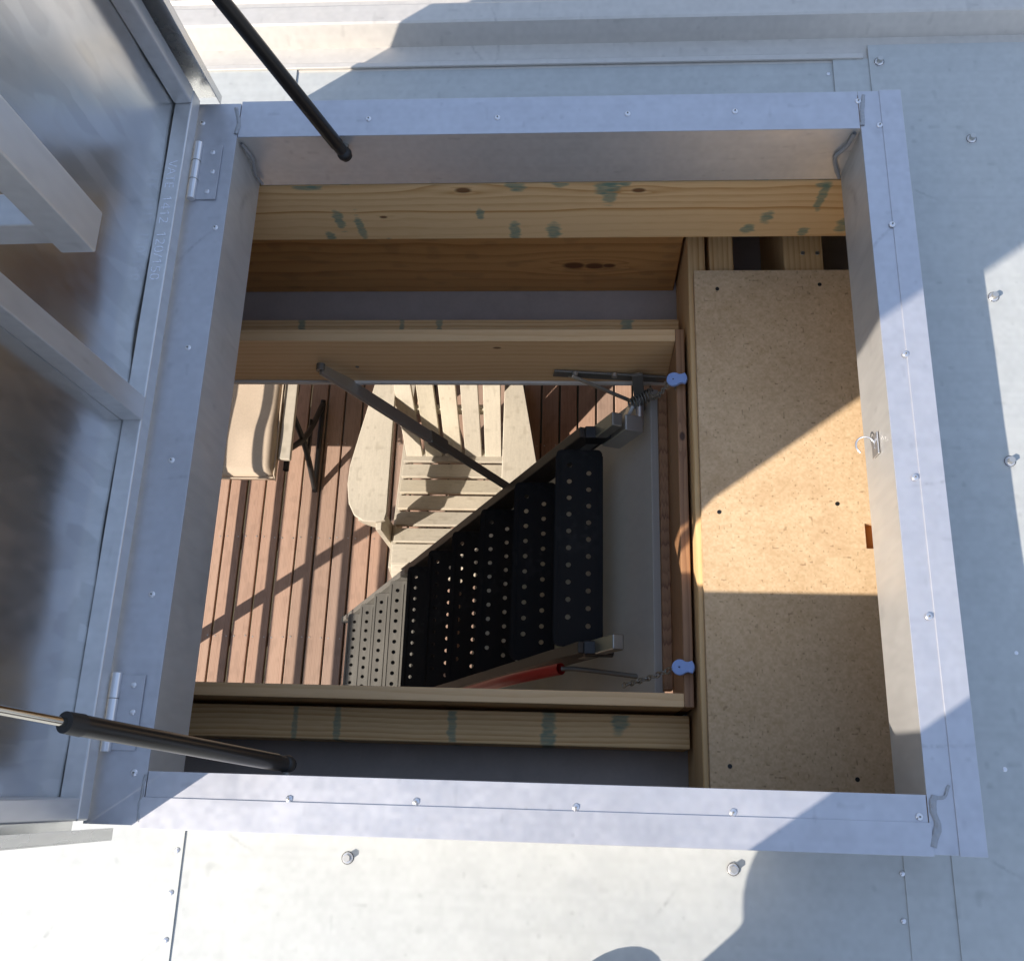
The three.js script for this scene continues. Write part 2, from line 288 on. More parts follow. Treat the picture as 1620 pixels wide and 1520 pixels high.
/* ------------------------------------------------------------ house around the deck */
{
  const hw = thing('house_wall', 'dark stained board house wall at the back of the timber deck', 'wall', V(1.32, 0, -0.4));
  for (let k = 0; k < 14; k++) { const y = 0.02 + k * 0.174; part(hw, k ? 'weatherboard_' + String(k).padStart(3, '0') : 'weatherboard', box(1.31 + (k % 2) * 0.004, 1.34, y, y + 0.171, -3.2, 2.4, 0.003), M.wall); }
  const b = thing('balustrade', 'horizontal rail balustrade along the open edge of the deck', 'railing', V(-1.8, 0, -0.4));
  for (const [k, z] of [-3.05, -1.656, -0.056, 1.54].entries()) part(b, k ? 'post_' + String(k).padStart(3, '0') : 'post', box(-1.82, -1.78, 0, 1.12, z - 0.022, z + 0.022, 0.003), M.rail);
  for (let k = 0; k < 7; k++) { const y = 0.08 + 0.155 * k; part(b, k ? 'rail_' + String(k).padStart(3, '0') : 'rail', box(-1.811, -1.789, y - 0.015, y + 0.015, -3.2, 2.3, 0.003), M.rail); }
  for (const [z, lab] of [[-2.95, 'dark stained board end wall of the verandah behind the cushioned chair'], [2.36, 'dark stained board end wall of the verandah facing the armchair']]) {
    const e = thing('end_wall', lab, 'wall', V(-0.4, 0, z));
    for (let k = 0; k < 14; k++) { const y = 0.02 + k * 0.174; part(e, k ? 'weatherboard_' + String(k).padStart(3, '0') : 'weatherboard', box(-2.05, 1.30, y, y + 0.171, z - 0.012, z + 0.012 + (k % 2) * 0.004, 0.003), M.wall); }
  }
}
/* ------------------------------------------------------------ roof */
const RY = -0.13;
{
  const r = thing('roof', 'flat galvanised roof flashing sheets beside pale ribbed roofing around the hatch', 'roof', H(0, RY, 0));
  const X0 = -2.15, X1 = 2.2, Z1 = 2.4;
  const A = (y, poly, n = 'flashing_sheet') => part(r, n, plate(poly, CAP + y, 0.0016), M.roof);
  const xa = onY(258, 1420, RY).x, xb = onY(280, 1420, RY).x, xm = (xa + xb) / 2;
  A(RY, [[X0, -0.712], [-0.44, -0.712], [-0.44, -0.53], [-0.53, -0.53], [-0.53, 0.53], [xm, 0.53], [xm, Z1], [X0, Z1]]);
  part(r, 'flashing_sheet_001', buckled(xm + 0.0008, 0.49, CAP + RY - 0.0018, CAP + RY - 0.0002, 0.53, Z1, 0.0035, 360), M.roof);
  A(RY + 0.0018, [[xa, 0.532], [xb, 0.532], [xb, Z1], [xa, Z1]], 'seam_strip');
  A(RY + 0.0012, [[0.482, 0.53], [0.56, 0.53], [0.56, Z1], [0.482, Z1]], 'flashing_sheet_002');
  part(r, 'flashing_sheet_003', buckled(0.542, X1, CAP + RY + 0.0014, CAP + RY + 0.003, -0.738, Z1, 0.0035, 370), M.roof);
  part(r, 'flashing_sheet_006', hbox(0.533, 0.56, RY - 0.003, RY - 0.0012, -0.60, 0.53), M.roof);
  A(RY - 0.003, [[-0.46, -0.712], [0.50, -0.712], [0.50, -0.53], [-0.46, -0.53]], 'flashing_sheet_004');
  A(RY + 0.0005, [[0.483, -0.712], [0.55, -0.712], [0.55, -0.53], [0.483, -0.53]], 'flashing_sheet_005');
  // ribbed roofing to the north: one rolled sheet with trapezoid ribs
  const prof = []; let z = -0.70;
  prof.push([z - 0.004, RY - 0.004], [z - 0.012, RY - 0.002]);
  for (let k = 0; k < 12; k++) {
    const z0 = -0.712 - k * 0.2;
    prof.push([z0 - 0.046, RY - 0.002], [z0 - 0.062, RY + 0.036], [z0 - 0.066, RY + 0.038], [z0 - 0.100, RY + 0.038], [z0 - 0.104, RY + 0.036], [z0 - 0.118, RY - 0.002], [z0 - 0.150, RY - 0.002], [z0 - 0.155, RY + 0.003], [z0 - 0.165, RY + 0.003], [z0 - 0.170, RY - 0.002]);
  }
  const pos = [], P = (x, q, d) => pos.push(x, CAP + q[1] + d, q[0]);
  for (let i = 0; i + 1 < prof.length; i++) for (const [d, flip] of [[0, 1], [-0.001, -1]]) {
    const a = prof[i], b = prof[i + 1];
    if (flip > 0) { P(X0, a, d); P(X1, a, d); P(X1, b, d); P(X0, a, d); P(X1, b, d); P(X0, b, d); } else { P(X0, a, d); P(X1, b, d); P(X1, a, d); P(X0, a, d); P(X0, b, d); P(X1, b, d); }
  }
  const g = new THREE.BufferGeometry(); g.setAttribute('position', new THREE.Float32BufferAttribute(pos, 3)); g.computeVertexNormals(); metreUV(g);
  part(r, 'ribbed_sheet', g, M.rib);
  part(r, 'edge_fold', hbox(X0, 0.534, RY - 0.001, RY + 0.0045, -0.722, -0.711, 0.002), M.rib);
  // screws with washers
  const screw = (u, v, k, dy = 0) => {
    const p = onY(u, v, RY + dy), y = p.y;
    const s = part(r, k ? 'roof_screw_' + String(k).padStart(3, '0') : 'roof_screw', new THREE.CylinderGeometry(0.0048, 0.0052, 0.0065, 6).translate(p.x, y + 0.0065, p.z).toNonIndexed(), M.zinc);
    const wsh = new THREE.CylinderGeometry(0.006, 0.0085, 0.0032, 18).translate(p.x, y + 0.0016, p.z).toNonIndexed(); part(r, 'washer', wsh, M.rivet, s);
    part(r, 'washer_seal', new THREE.CylinderGeometry(0.0082, 0.0082, 0.0018, 14).translate(p.x, y + 0.0004, p.z).toNonIndexed(), M.rubber, s);
  };
  [[550, 1357], [1160, 1375], [1537, 220, 0.003], [1572, 470, 0.003], [1598, 730, 0.003], [1391, 98, 0.003], [330, 1600], [860, 1625]].forEach(([u, v, d], k) => screw(u, v, k, d || 0));
  const rv = (u, v, k, dy) => { const p = onY(u, v, RY + dy); const s = new THREE.SphereGeometry(0.0036, 10, 6, 0, 6.3, 0, 1.57).scale(1, 0.55, 1).translate(p.x, p.y, p.z).toNonIndexed(); part(r, k ? 'rivet_' + String(k).padStart(3, '0') : 'rivet', s, M.rivet); };
  [[280, 1345, 0.002], [270, 1412, 0.002], [262, 1487, 0.002], [1428, 1382, 0], [1430, 1457, 0], [1311, 117, -0.003], [1590, 1217, 0.002], [1608, 1033, 0.002]].forEach(([u, v, d], k) => rv(u, v, k, d));
  // edges that close the roof space
  const e = thing('fascia', 'boards closing the edges of the verandah roof', 'fascia', H(0, -0.66, -0.4));
  part(e, 'fascia_board', hbox(-2.18, -2.152, -0.67, -0.10, -3.25, 2.44), M.white);
  part(e, 'fascia_board_001', hbox(-2.15, 2.2, -0.67, -0.10, 2.402, 2.43), M.white);
  part(e, 'fascia_board_002', hbox(-2.15, 2.2, -0.67, -0.135, -3.23, -3.202), M.white);
  part(e, 'fascia_board_003', hbox(2.202, 2.23, -0.67, -0.10, -3.25, 2.44), M.white);
}
/* ------------------------------------------------------------ hatch upstand */
{
  const c = thing('hatch_upstand', 'galvanised steel upstand rim framing the square roof opening', 'hatch frame', H(0, RY, 0));
  const hw = W / 2, hl = L / 2, o = 0.538, T = 0.0016;
  // cap: inner plate and overlapping outer lip on each side
  part(c, 'cap_plate', hbox(-hw + 0.001, hw - 0.001, -T, 0, -o, -hl, 0.0005), M.cap);
  part(c, 'cap_plate_001', hbox(-o - 0.01, -hw, -T - 0.0004, 0.0004, -o + 0.004, o - 0.002, 0.0005), M.cap);
  part(c, 'cap_plate_002', hbox(hw, hw + 0.034, -T, 0, -o, o, 0.0005), M.cap);
  part(c, 'cap_lip', hbox(hw + 0.031, o, -T + 0.0014, 0.0014, -o - 0.001, o + 0.001, 0.0006), M.cap);
  part(c, 'cap_plate_003', hbox(-hw + 0.001, hw - 0.001, -T, 0, hl, hl + 0.034, 0.0005), M.cap);
  part(c, 'cap_lip_001', hbox(-hw - 0.004, hw + 0.002, -T + 0.0014, 0.0014, hl + 0.031, o + 0.002, 0.0006), M.cap);
  part(c, 'inner_wall', buckled(-hw, hw, CAP - 0.124, CAP - T, -hl - 0.0016, -hl, 0.004, 300), M.curb);
  part(c, 'inner_wall_001', buckled(-hw - 0.0016, -hw, CAP - 0.116, CAP - T, -hl - 0.0016, hl, 0.004, 305), M.curb);
  part(c, 'inner_wall_002', buckled(hw, hw + 0.0016, CAP - 0.116, CAP - T, -hl - 0.0016, hl, 0.004, 310), M.curb);
  part(c, 'inner_wall_003', buckled(-hw, hw, CAP - 0.116, CAP - T, hl, hl + 0.0016, 0.004, 315), M.curb);
  for (const [k, a] of [[-0.531, 0.531, -0.5325, -0.531], [-0.531, 0.531, 0.531, 0.5325], [-0.5325, -0.531, -0.531, 0.531], [0.531, 0.5325, -0.531, 0.531]].entries()) part(c, k ? 'outer_wall_00' + k : 'outer_wall', hbox(a[0], a[1], RY - 0.006, -T, a[2], a[3]), M.cap);
  // pop rivets
  const rivs = [[583, 188], [787, 186], [993, 180], [1163, 176], [1412, 355, 1], [1433, 560, 1], [1448, 755, 1], [1470, 975, 1], [1392, 198], [457, 1264], [658, 1268], [911, 1277], [1160, 1285], [1455, 1292], [340, 360], [297, 550], [271, 728], [240, 940], [212, 1222], [320, 195], [1358, 160]];
  rivs.forEach(([u, v, hi], k) => {
    const p = onY(u, v, hi ? 0.002 : 0.0002);
    const g = new THREE.SphereGeometry(0.0046, 12, 6, 0, 6.3, 0, 1.57).scale(1, 0.5, 1).translate(p.x, p.y, p.z).toNonIndexed();
    const m = part(c, k ? 'rivet_' + String(k).padStart(3, '0') : 'rivet', g, M.rivet);
    part(c, 'mandrel', new THREE.CylinderGeometry(0.0012, 0.0012, 0.002, 8).translate(p.x, p.y + 0.0026, p.z).toNonIndexed(), M.dullSteel, m);
  });
  // beads of sealant in the corners
  const bead = (pts, r, n) => { const g = tube(pts, r * 1.3, 40, 8); const p = g.attributes.position; const flat = Math.abs(pts[0].y - pts[pts.length - 1].y) < 0.01; if (flat) for (let i = 0; i < p.count; i++) { p.setY(i, CAP + 0.001 + (p.getY(i) - CAP - 0.001) * 0.45); p.setX(i, p.getX(i) + 0.004 * (vn(p.getX(i) * 90, p.getZ(i) * 90, 6) - 0.5)); } for (let i = 0; i < p.count; i++) p.setY(i, p.getY(i) + 0.0018 * (vn(p.getX(i) * 260, p.getZ(i) * 260, 5) - 0.5)); g.computeVertexNormals(); part(c, n, g, M.sealant); };
  const q = (u, v, y = 0.001) => onY(u, v, y);
  bead([q(1479, 1258), q(1477, 1285), q(1483, 1310), q(1478, 1340)], 0.0028, 'sealant_bead');
  bead([q(1478, 1262), q(1497, 1260), q(1502, 1242)], 0.0016, 'sealant_bead_001');
  bead([q(374, 170), q(378, 192), q(372, 212)], 0.0022, 'sealant_bead_002');
  bead([q(1367, 150), q(1364, 175), q(1366, 198)], 0.0024, 'sealant_bead_003');
  bead([q(216, 1300), q(224, 1255), q(232, 1225)], 0.0014, 'sealant_bead_004');
  bead([H(-hw + 0.004, -0.01, -hl + 0.004), H(-hw + 0.010, -0.05, -hl + 0.005), H(-hw + 0.004, -0.08, -hl + 0.008), H(-hw + 0.006, -0.112, -hl + 0.006)], 0.0019, 'sealant_bead_005');
  bead([H(hw - 0.008, -0.006, -hl + 0.004), H(hw - 0.012, -0.035, -hl + 0.005), H(hw - 0.022, -0.062, -hl + 0.004), H(hw - 0.014, -0.09, -hl + 0.005), H(hw - 0.004, -0.112, -hl + 0.006)], 0.0024, 'sealant_bead_006');
  // pad eye on the east wall
  const e = onX(1386, 705, hw - 0.002);
  part(c, 'pad_eye', box(e.x - 0.002, e.x, e.y - 0.012, e.y + 0.014, e.z - 0.016, e.z + 0.016, 0.0008), M.rivet);
  const rg = new THREE.TorusGeometry(0.013, 0.0014, 8, 20, Math.PI * 1.4); rg.rotateX(Math.PI / 2); rg.rotateY(Math.PI * 0.3 + Math.PI); rg.translate(e.x - 0.014, e.y, e.z); part(c, 'eye_ring', rg.toNonIndexed(), M.rivet);
}
/* ------------------------------------------------------------ open lid */
const HINGE = H(-0.536, 0.004, 0);
{
  const g = thing('roof_access_hatch', 'open galvanised hatch lid standing upright on its two hinges', 'hatch lid', HINGE.clone());
  g.rotation.z = 0.03;
  const add = (n, geo, m, under) => { const k = new THREE.Mesh(geo, m); k.name = n; k.castShadow = k.receiveShadow = true; (under || g).add(k); return k; };
  const T = 1.1;
  add('lid_skin', buckled(-0.0300, -0.0288, -0.01, T, -0.552, 0.552, 0.003, 340), M.lidSkin);
  add('side_skirt', box(-0.030, 0.024, -0.012, T, -0.5546, -0.553), M.lidSkirt);
  add('side_skirt_001', box(-0.030, 0.024, -0.012, T, 0.553, 0.5546), M.lidSkirt);
  add('skirt_lip', box(0.0226, 0.024, -0.012, T, 0.540, 0.5528), M.lidSkirt);
  add('skirt_lip_001', box(0.0226, 0.024, -0.012, T, -0.5528, -0.540), M.lidSkirt);
  add('top_skirt', box(-0.030, 0.024, T, T + 0.0015, -0.5546, 0.5546), M.lidSkirt);
  const rail = add('hinge_rail', box(-0.028, 0.0, 0.006, 0.033, -0.532, 0.532, 0.003), M.lidRail);
  add('side_rail', box(-0.028, 0.0, 0.0335, T - 0.03, -0.532, -0.505, 0.003), M.lidRail);
  add('side_rail_001', box(-0.028, 0.0, 0.0335, T - 0.03, 0.505, 0.532, 0.003), M.lidRail);
  add('top_rail', box(-0.028, 0.0, T - 0.0295, T - 0.002, -0.532, 0.532, 0.003), M.lidRail);
  add('rib', box(-0.028, 0.0015, 0.0335, T - 0.03, -0.018, 0.016, 0.002), M.lidRail);
  add('strut_bracket', box(-0.0286, -0.018, 0.66, 0.74, 0.385, 0.504, 0.001), M.lidRail);
  const hd = add('pull_handle', box(0.075, 0.112, 0.385, 0.80, -0.075, -0.028, 0.002), M.lidRail);
  add('handle_leg', box(-0.027, 0.075, 0.395, 0.43, -0.070, -0.033, 0.002), M.lidRail, hd);
  add('handle_leg_001', box(-0.027, 0.075, 0.755, 0.79, -0.070, -0.033, 0.002), M.lidRail, hd);
  // handwriting on the hinge rail
  const cv = document.createElement('canvas'); cv.width = 1024; cv.height = 128; const cx = cv.getContext('2d');
  cx.fillStyle = '#000'; cx.fillRect(0, 0, 1024, 128); cx.fillStyle = '#fff'; cx.font = '98px sans-serif'; cx.textBaseline = 'middle'; cx.fillText('VATE  1412  120/150', 16, 68);
  const id = cx.getImageData(0, 0, 1024, 128).data, al = new Uint8Array(1024 * 128 * 4);
  for (let j = 0; j < 128; j++) for (let i = 0; i < 1024; i++) { const s = ((127 - j) * 1024 + i) * 4, k = (j * 1024 + i) * 4, wv = id[s] * (0.65 + 0.6 * vn(i / 9, j / 9, 3)); al[k] = al[k + 1] = al[k + 2] = Math.min(255, wv); al[k + 3] = 255; }
  const at = new THREE.DataTexture(al, 1024, 128); at.magFilter = THREE.LinearFilter; at.needsUpdate = true;
  const za = onX(263, 205, -0.536).z, zb = onX(232, 440, -0.536).z;
  const tg = new THREE.PlaneGeometry(Math.abs(zb - za), 0.025); tg.applyMatrix4(new THREE.Matrix4().makeBasis(V(0, 0, 1), V(1, 0, 0), V(0, 1, 0))); tg.translate(-0.014, 0.0336, (za + zb) / 2);
  add('handwritten_marking', tg, std({ color: new THREE.Color(0.9, 0.93, 1.0), alphaMap: at, transparent: true, roughness: 0.6 }), rail);
  // hinges
  for (const [k, [u0, v0, u1, v1]] of [[299, 228, 287, 316], [168, 1064, 148, 1188]].entries()) {
    const a = onY(u0, v0, 0.005).sub(HINGE), b = onY(u1, v1, 0.005).sub(HINGE); const s = k ? '_001' : '';
    const h = add('hinge' + s, merge([rod(V(0.006, 0.003, a.z), V(0.006, 0.003, b.z), 0.0062)]), M.rivet);
    add('leaf', box(0.006, 0.042, -0.0032, -0.0014, a.z + 0.002, b.z - 0.002, 0.0004), M.cap, h);
    for (const [i, f] of [0.15, 0.5, 0.85].entries()) add(i ? 'hinge_screw_00' + i : 'hinge_screw', new THREE.SphereGeometry(0.0042, 10, 6).scale(1, 0.5, 1).translate(0.028 + (i % 2) * 0.004, -0.001, mix(a.z, b.z, f)), M.rivet, h);
    for (const f of [0.33, 0.66]) add('knuckle_joint', new THREE.TorusGeometry(0.0062, 0.0006, 6, 16).translate(0.006, 0.003, mix(a.z, b.z, f)), M.dullSteel, h);
  }
}
/* ------------------------------------------------------------ gas struts */
for (const [s, lab] of [[-1, 'black gas strut from the upstand to the lid beside ribbed roofing'], [1, 'black gas strut with bare chrome rod beside the lower hinge']]) {
  const a = s < 0 ? H(-0.309, -0.022, -0.455) : H(-0.308, -0.03, 0.458), b = H(-0.555, 0.70, s < 0 ? -0.512 : 0.405);
  const t = thing('gas_strut', lab, 'gas strut', a.clone(), 'gas struts holding the lid');
  const P = f => a.clone().lerp(b, f);
  const tb = part(t, 'cylinder', rod(P(0.03), P(0.45), 0.0105, 0.0105, 20), M.black);
  part(t, 'gland', rod(P(0.448), P(0.475), 0.0111, 0.0105, 20), M.blackPlastic, tb);
  part(t, 'piston_rod', rod(P(0.45), P(0.96), 0.0045, 0.0045, 14), M.chrome);
  const ef = part(t, 'end_fitting', rod(P(-0.012), P(0.045), 0.0088, 0.0098, 14), M.blackPlastic);
  const zz = s * 0.4715; part(t, 'ball_stud', rod(a.clone(), V(a.x, a.y, zz), 0.004, 0.006, 10), M.dullSteel, ef);
  part(t, 'socket', new THREE.SphereGeometry(0.0115, 14, 10).translate(a.x, a.y, a.z).toNonIndexed(), M.blackPlastic, ef);
  const e2 = part(t, 'end_fitting_001', rod(P(0.95), P(1.0), 0.009, 0.009, 12), M.blackPlastic);
  part(t, 'ball_stud', rod(b.clone(), V(b.x - 0.022, b.y, b.z), 0.004, 0.005, 8), M.dullSteel, e2);
}
/* ------------------------------------------------------------ roof timbers */
function timber(name, label, mat, x0, x1, y0, y1, z0, z1, grain, ou = rnd(), ov = rnd(), group) {
  const g = hbox(x0, x1, y0, y1, z0, z1, 0.0025); metreUV(g, grain, TU, TV, ou, ov); return solo(name, label, 'timber', g, mat, group);
}
{
  // north rafter carries the dye marks: uv anchored so that the photo's marks fall on its face
  const g = hbox(-1.2, 1.2, -0.30, -0.1345, -0.521, -0.476, 0.002), p = g.attributes.position, n = g.attributes.normal, uv = new Float32Array(p.count * 2);
  for (let i = 0; i < p.count; i++) { uv[2 * i] = p.getX(i) / TU + 0.5; uv[2 * i + 1] = Math.abs(n.getY(i)) > 0.8 ? p.getZ(i) / TV + 0.1 : (p.getY(i) - CAP + 0.30) / TV; }
  g.setAttribute('uv', new THREE.BufferAttribute(uv, 2));
  solo('rafter', 'pale pine rafter with green dye blotches under the upstand', 'timber', g, M.pineGreen);
}
timber('ceiling_beam', 'dark orange timber beam with a black knot in the roof space', M.beam, -1.25, 0.262, -0.64, -0.30, -0.60, -0.557, 'x', 0.5, 0.06);
timber('ceiling_joist', 'green streaked joist beside the ladder frame, next to the orange beam', M.pineMarked, -1.25, 0.262, -0.64, -0.545, -0.440, -0.396, 'x', 0.5, 0.2);
timber('ceiling_joist', 'doubled green streaked joist beside the ladder frame under the lit rim', M.pineMarked, -1.25, 0.262, -0.64, -0.545, 0.345, 0.403, 'x', 0.62, 0.55);
timber('floor_joist', 'pine joist along the open edge of the chipboard floor', M.joist, 0.268, 0.302, -0.64, -0.4305, -1.3, 1.3, 'z');
timber('floor_joist', 'dark pine joist running out from under the chipboard, next to the edge joist', M.joist, 0.310, 0.356, -0.64, -0.4305, -1.3, 1.3, 'z');
{
  const t = thing('floor_joist', 'dark pine joist with two bright nail heads under the chipboard', 'timber', H(0.49, -0.64, 0));
  const g = hbox(0.452, 0.527, -0.64, -0.4305, -1.3, 1.3, 0.0025); metreUV(g, 'z', TU, TV, 0.3, 0.2); part(t, 'joist_body', g, M.joist);
  for (const [k, u] of [1270, 1293].entries()) { const p = onY(u, 401, -0.4305); part(t, k ? 'nail_head_001' : 'nail_head', new THREE.CylinderGeometry(0.004, 0.004, 0.003, 10).translate(p.x, p.y + 0.001, p.z).toNonIndexed(), M.rivet); }
}
{
  const hole = [[-0.98, -0.385], [0.2655, -0.385], [0.2655, 0.34], [-0.98, 0.34]];
  solo('ceiling_sheet', 'grey plasterboard ceiling sheet around the attic ladder opening', 'ceiling', plate([[-2.15, -3.2], [2.2, -3.2], [2.2, 2.4], [-2.15, 2.4]], CAP - 0.6405, 0.0125, [hole]), M.ceiling);
}
/* ------------------------------------------------------------ chipboard floor */
{
  const t = thing('chipboard_floor', 'speckled chipboard sheet laid as floor on the joists', 'chipboard', H(0.7, -0.43, 0.2));
  const a = onY(1368, 828, -0.411), b = onY(1388, 868, -0.411);
  const notch = [[a.x, a.z], [b.x + 0.004, a.z], [b.x + 0.004, b.z], [a.x, b.z]];
  const g = plate([[0.277, -0.473], [1.15, -0.473], [1.15, 1.1], [0.277, 1.1]], CAP - 0.411, 0.019, [notch]); metreUV(g, 'x', 0.9, 0.9);
  part(t, 'board_sheet', g, M.chip);
  part(t, 'slot_floor', hbox(a.x - 0.004, b.x + 0.008, -0.4301, -0.426, a.z - 0.004, b.z + 0.004), std({ color: new THREE.Color(0.45, 0.17, 0.035), roughness: 0.8 }));
  [[1135, 457], [1297, 450], [1138, 810], [1325, 797], [1155, 1212], [1357, 1233]].forEach(([u, v], k) => {
    const p = onY(u, v, -0.411); part(t, k ? 'screw_head_00' + k : 'screw_head', new THREE.CylinderGeometry(0.0038, 0.0038, 0.0016, 10).translate(p.x, p.y, p.z).toNonIndexed(), M.blackPlastic);
  });
}
/* ------------------------------------------------------------ attic ladder frame */
{
  const t = thing('ladder_frame', 'pine box frame lining the attic ladder opening', 'ladder frame', H(-0.35, -0.66, 0));
  const B = (n, m, a, grain) => part(t, n, metreUV(hbox(...a, 0.0015), grain, TU, TV, rnd(), rnd()), m);
  B('frame_board', M.pine, [-0.95, 0.245, -0.66, -0.468, -0.3785, -0.353], 'x');
  B('frame_board_001', M.pine, [-0.95, 0.245, -0.66, -0.468, 0.3135, 0.337], 'x');
  B('frame_board_002', M.brownWood, [0.245, 0.262, -0.66, -0.468, -0.3785, 0.337], 'z');
  B('frame_board_003', M.pine, [-0.975, -0.95, -0.66, -0.468, -0.3785, 0.337], 'z');
  B('trim', M.white, [-1.0, 0.30, -0.672, -0.6605, -0.43, -0.348], 'x');
  B('trim_001', M.white, [-1.0, 0.30, -0.672, -0.6605, 0.309, 0.39], 'x');
  const k = onZ(565, 580, -0.353); part(t, 'screw_head', new THREE.CylinderGeometry(0.004, 0.004, 0.002, 10).rotateX(Math.PI / 2).translate(k.x, k.y, k.z).toNonIndexed(), M.dullSteel);
}
/* ------------------------------------------------------------ attic ladder */
{
  const t = thing('attic_ladder', 'steep folding attic ladder with perforated black and grey treads', 'ladder', V(-0.9, 0, -0.02));
  const dir = V(-0.104, -0.235, 0).normalize(), nrm = V(-0.235, 0.104, 0).normalize();   // nrm points up and west
  const C = k => H(0.063 - 0.104 * k, -0.75 - 0.235 * k, 0);
  const ZN = -0.243, ZS = 0.209;
  // stringers, upper dark section and lower bare metal section
  for (const [s, z] of [['', ZN], ['_001', ZS]]) {
    const a = C(-0.28), m = C(5.52), e = C(9.93);
    a.z = m.z = e.z = z;
    part(t, 'upper_stringer' + s, bar(a, m, V(0, 0, 1), 0.024, 0.062, 0.003), M.stringerBlack);
    part(t, 'lower_stringer' + s, bar(m.clone().addScaledVector(dir, 0.004), e, V(0, 0, 1), 0.022, 0.056, 0.003), M.treadAlu);
    const f = part(t, 'foot' + s, box(e.x - 0.035, e.x + 0.035, 0, 0.03, z - 0.016, z + 0.016, 0.006), M.rubber);
    part(t, 'stringer_cap' + s, box(a.x - 0.018, a.x + 0.042, a.y - 0.03, a.y + 0.012, z - 0.0135, z + 0.0135, 0.003), M.blackPlastic);
    const j1 = C(5.3), j2 = C(5.75); j1.z = j2.z = z + Math.sign(z) * 0.0145; part(t, 'joint_plate' + s, bar(j1, j2, V(0, 0, 1), 0.004, 0.06, 0.001), M.steel);
  }
  // treads: perforated plates with turned-down lips
  const treadGeo = (z0, z1, dx, hr, rid) => {
    const w = dx / 2, r = 0.014, s = new THREE.Shape();
    s.moveTo(-w + r, z0); s.lineTo(w - r, z0); s.quadraticCurveTo(w, z0, w, z0 + r); s.lineTo(w, z1 - r); s.quadraticCurveTo(w, z1, w - r, z1); s.lineTo(-w + r, z1); s.quadraticCurveTo(-w, z1, -w, z1 - r); s.lineTo(-w, z0 + r); s.quadraticCurveTo(-w, z0, -w + r, z0);
    const n = 10, len = z1 - z0 - 0.07;
    for (let i = 0; i < n; i++) for (const [q, off] of [[-0.021, 0], [0.021, 0.5]]) {
      const zz = z0 + 0.028 + (i + off + 0.2) * len / (n - 0.3); const h = new THREE.Path(); h.absarc(q, zz, hr, 0, Math.PI * 2, true); s.holes.push(h);
    }
    const g = new THREE.ExtrudeGeometry(s, { depth: 0.003, bevelEnabled: false, curveSegments: 6 }).toNonIndexed();
    g.rotateX(Math.PI / 2);                        // shape y -> world z
    const lips = [-1, 1].map(q => box(q * w - 0.0015, q * w + 0.0015, -0.026, -0.003, z0 + r, z1 - r));
    const under = rid.length > 2 ? [box(-w + 0.002, w - 0.002, -0.0265, -0.025, z0 + r, z1 - r)] : [];
    const ridges = rid.map(q => box(q - 0.0014, q + 0.0014, -0.0005, 0.0022, z0 + r, z1 - r));
    return merge([metreUV(g), ...lips, ...ridges, ...under]);
  };
  const tg = treadGeo(ZN + 0.0125, ZS - 0.0125, 0.100, 0.0056, [-0.041, 0.041]), tl = treadGeo(ZN + 0.0125, ZS - 0.0125, 0.100, 0.0072, [-0.044, 0, 0.044]);
  for (let k = 0; k < 10; k++) {
    const c = C(k), g = (k < 6 ? tg : tl).clone(); g.translate(c.x, c.y, 0);
    const m = part(t, k ? 'tread_00' + k : 'tread', g, k < 6 ? M.treadBlack : M.treadAlu); m.userData.label = k < 6 ? 'black perforated ladder tread' : 'bare grey perforated ladder tread';
  }
  // hatch door hung under the ladder
  const h0 = H(0.222, -0.672, 0), h1 = h0.clone().addScaledVector(dir, 1.16);
  part(t, 'hatch_door', bar(h0.clone().setZ(-0.02), h1.clone().setZ(-0.02), V(0, 0, 1), 0.64, 0.022, 0.002), M.door);
  part(t, 'door_edge', bar(H(0.236, -0.664, -0.33), H(0.236, -0.664, 0.29), V(1, 0, 0), 0.018, 0.03, 0.002), M.brownWood);
  // silver mounting blocks between the door and the stringers
  for (const [s, z] of [['', ZN], ['_001', ZS]]) {
    const a = C(-0.55), b = C(-0.12); a.x += 0.055; b.x += 0.055; a.z = b.z = z;
    if (!s) part(t, 'mounting_block', bar(a, b, V(0, 0, 1), 0.036, 0.042, 0.003), M.zinc);
    const c = C(-0.62), d = C(0.02); c.x += 0.012; d.x += 0.012; c.z = d.z = z - 0.002; part(t, 'mounting_rail' + s, bar(c, d, V(0, 0, 1), 0.03, 0.024, 0.003), M.steel);
  }
  // hinge gear by the north frame board
  const zb = -0.3475, q = (u, v, z = zb) => onZ(u, v, z);
  const hp = part(t, 'hinge_plate', bar(q(876, 590), q(1052, 600), V(0, 1, 0), 0.026, 0.005, 0.001), M.dullSteel);
  for (const [k, [u, v]] of [[910, 592], [972, 594], [1010, 594]].entries()) { const p = q(u, v, -0.343); part(t, k ? 'bolt_00' + k : 'bolt', new THREE.CylinderGeometry(0.0065, 0.0065, 0.008, 6).rotateX(Math.PI / 2).translate(p.x, p.y, p.z).toNonIndexed(), M.zinc, hp); }
  part(t, 'hinge_arm', bar(q(902, 594, -0.338), q(1012, 640, -0.315), V(0, 1, 0.3), 0.020, 0.006, 0.001), M.steel);
  part(t, 'hinge_arm_001', bar(q(1008, 592, -0.334), q(1014, 652, -0.30), V(1, 0, 0), 0.022, 0.006, 0.001), M.dullSteel);
  part(t, 'hinge_link', bar(q(1000, 640, -0.30), q(985, 672, -0.262), V(0, 1, 1), 0.034, 0.008, 0.002), M.zinc);
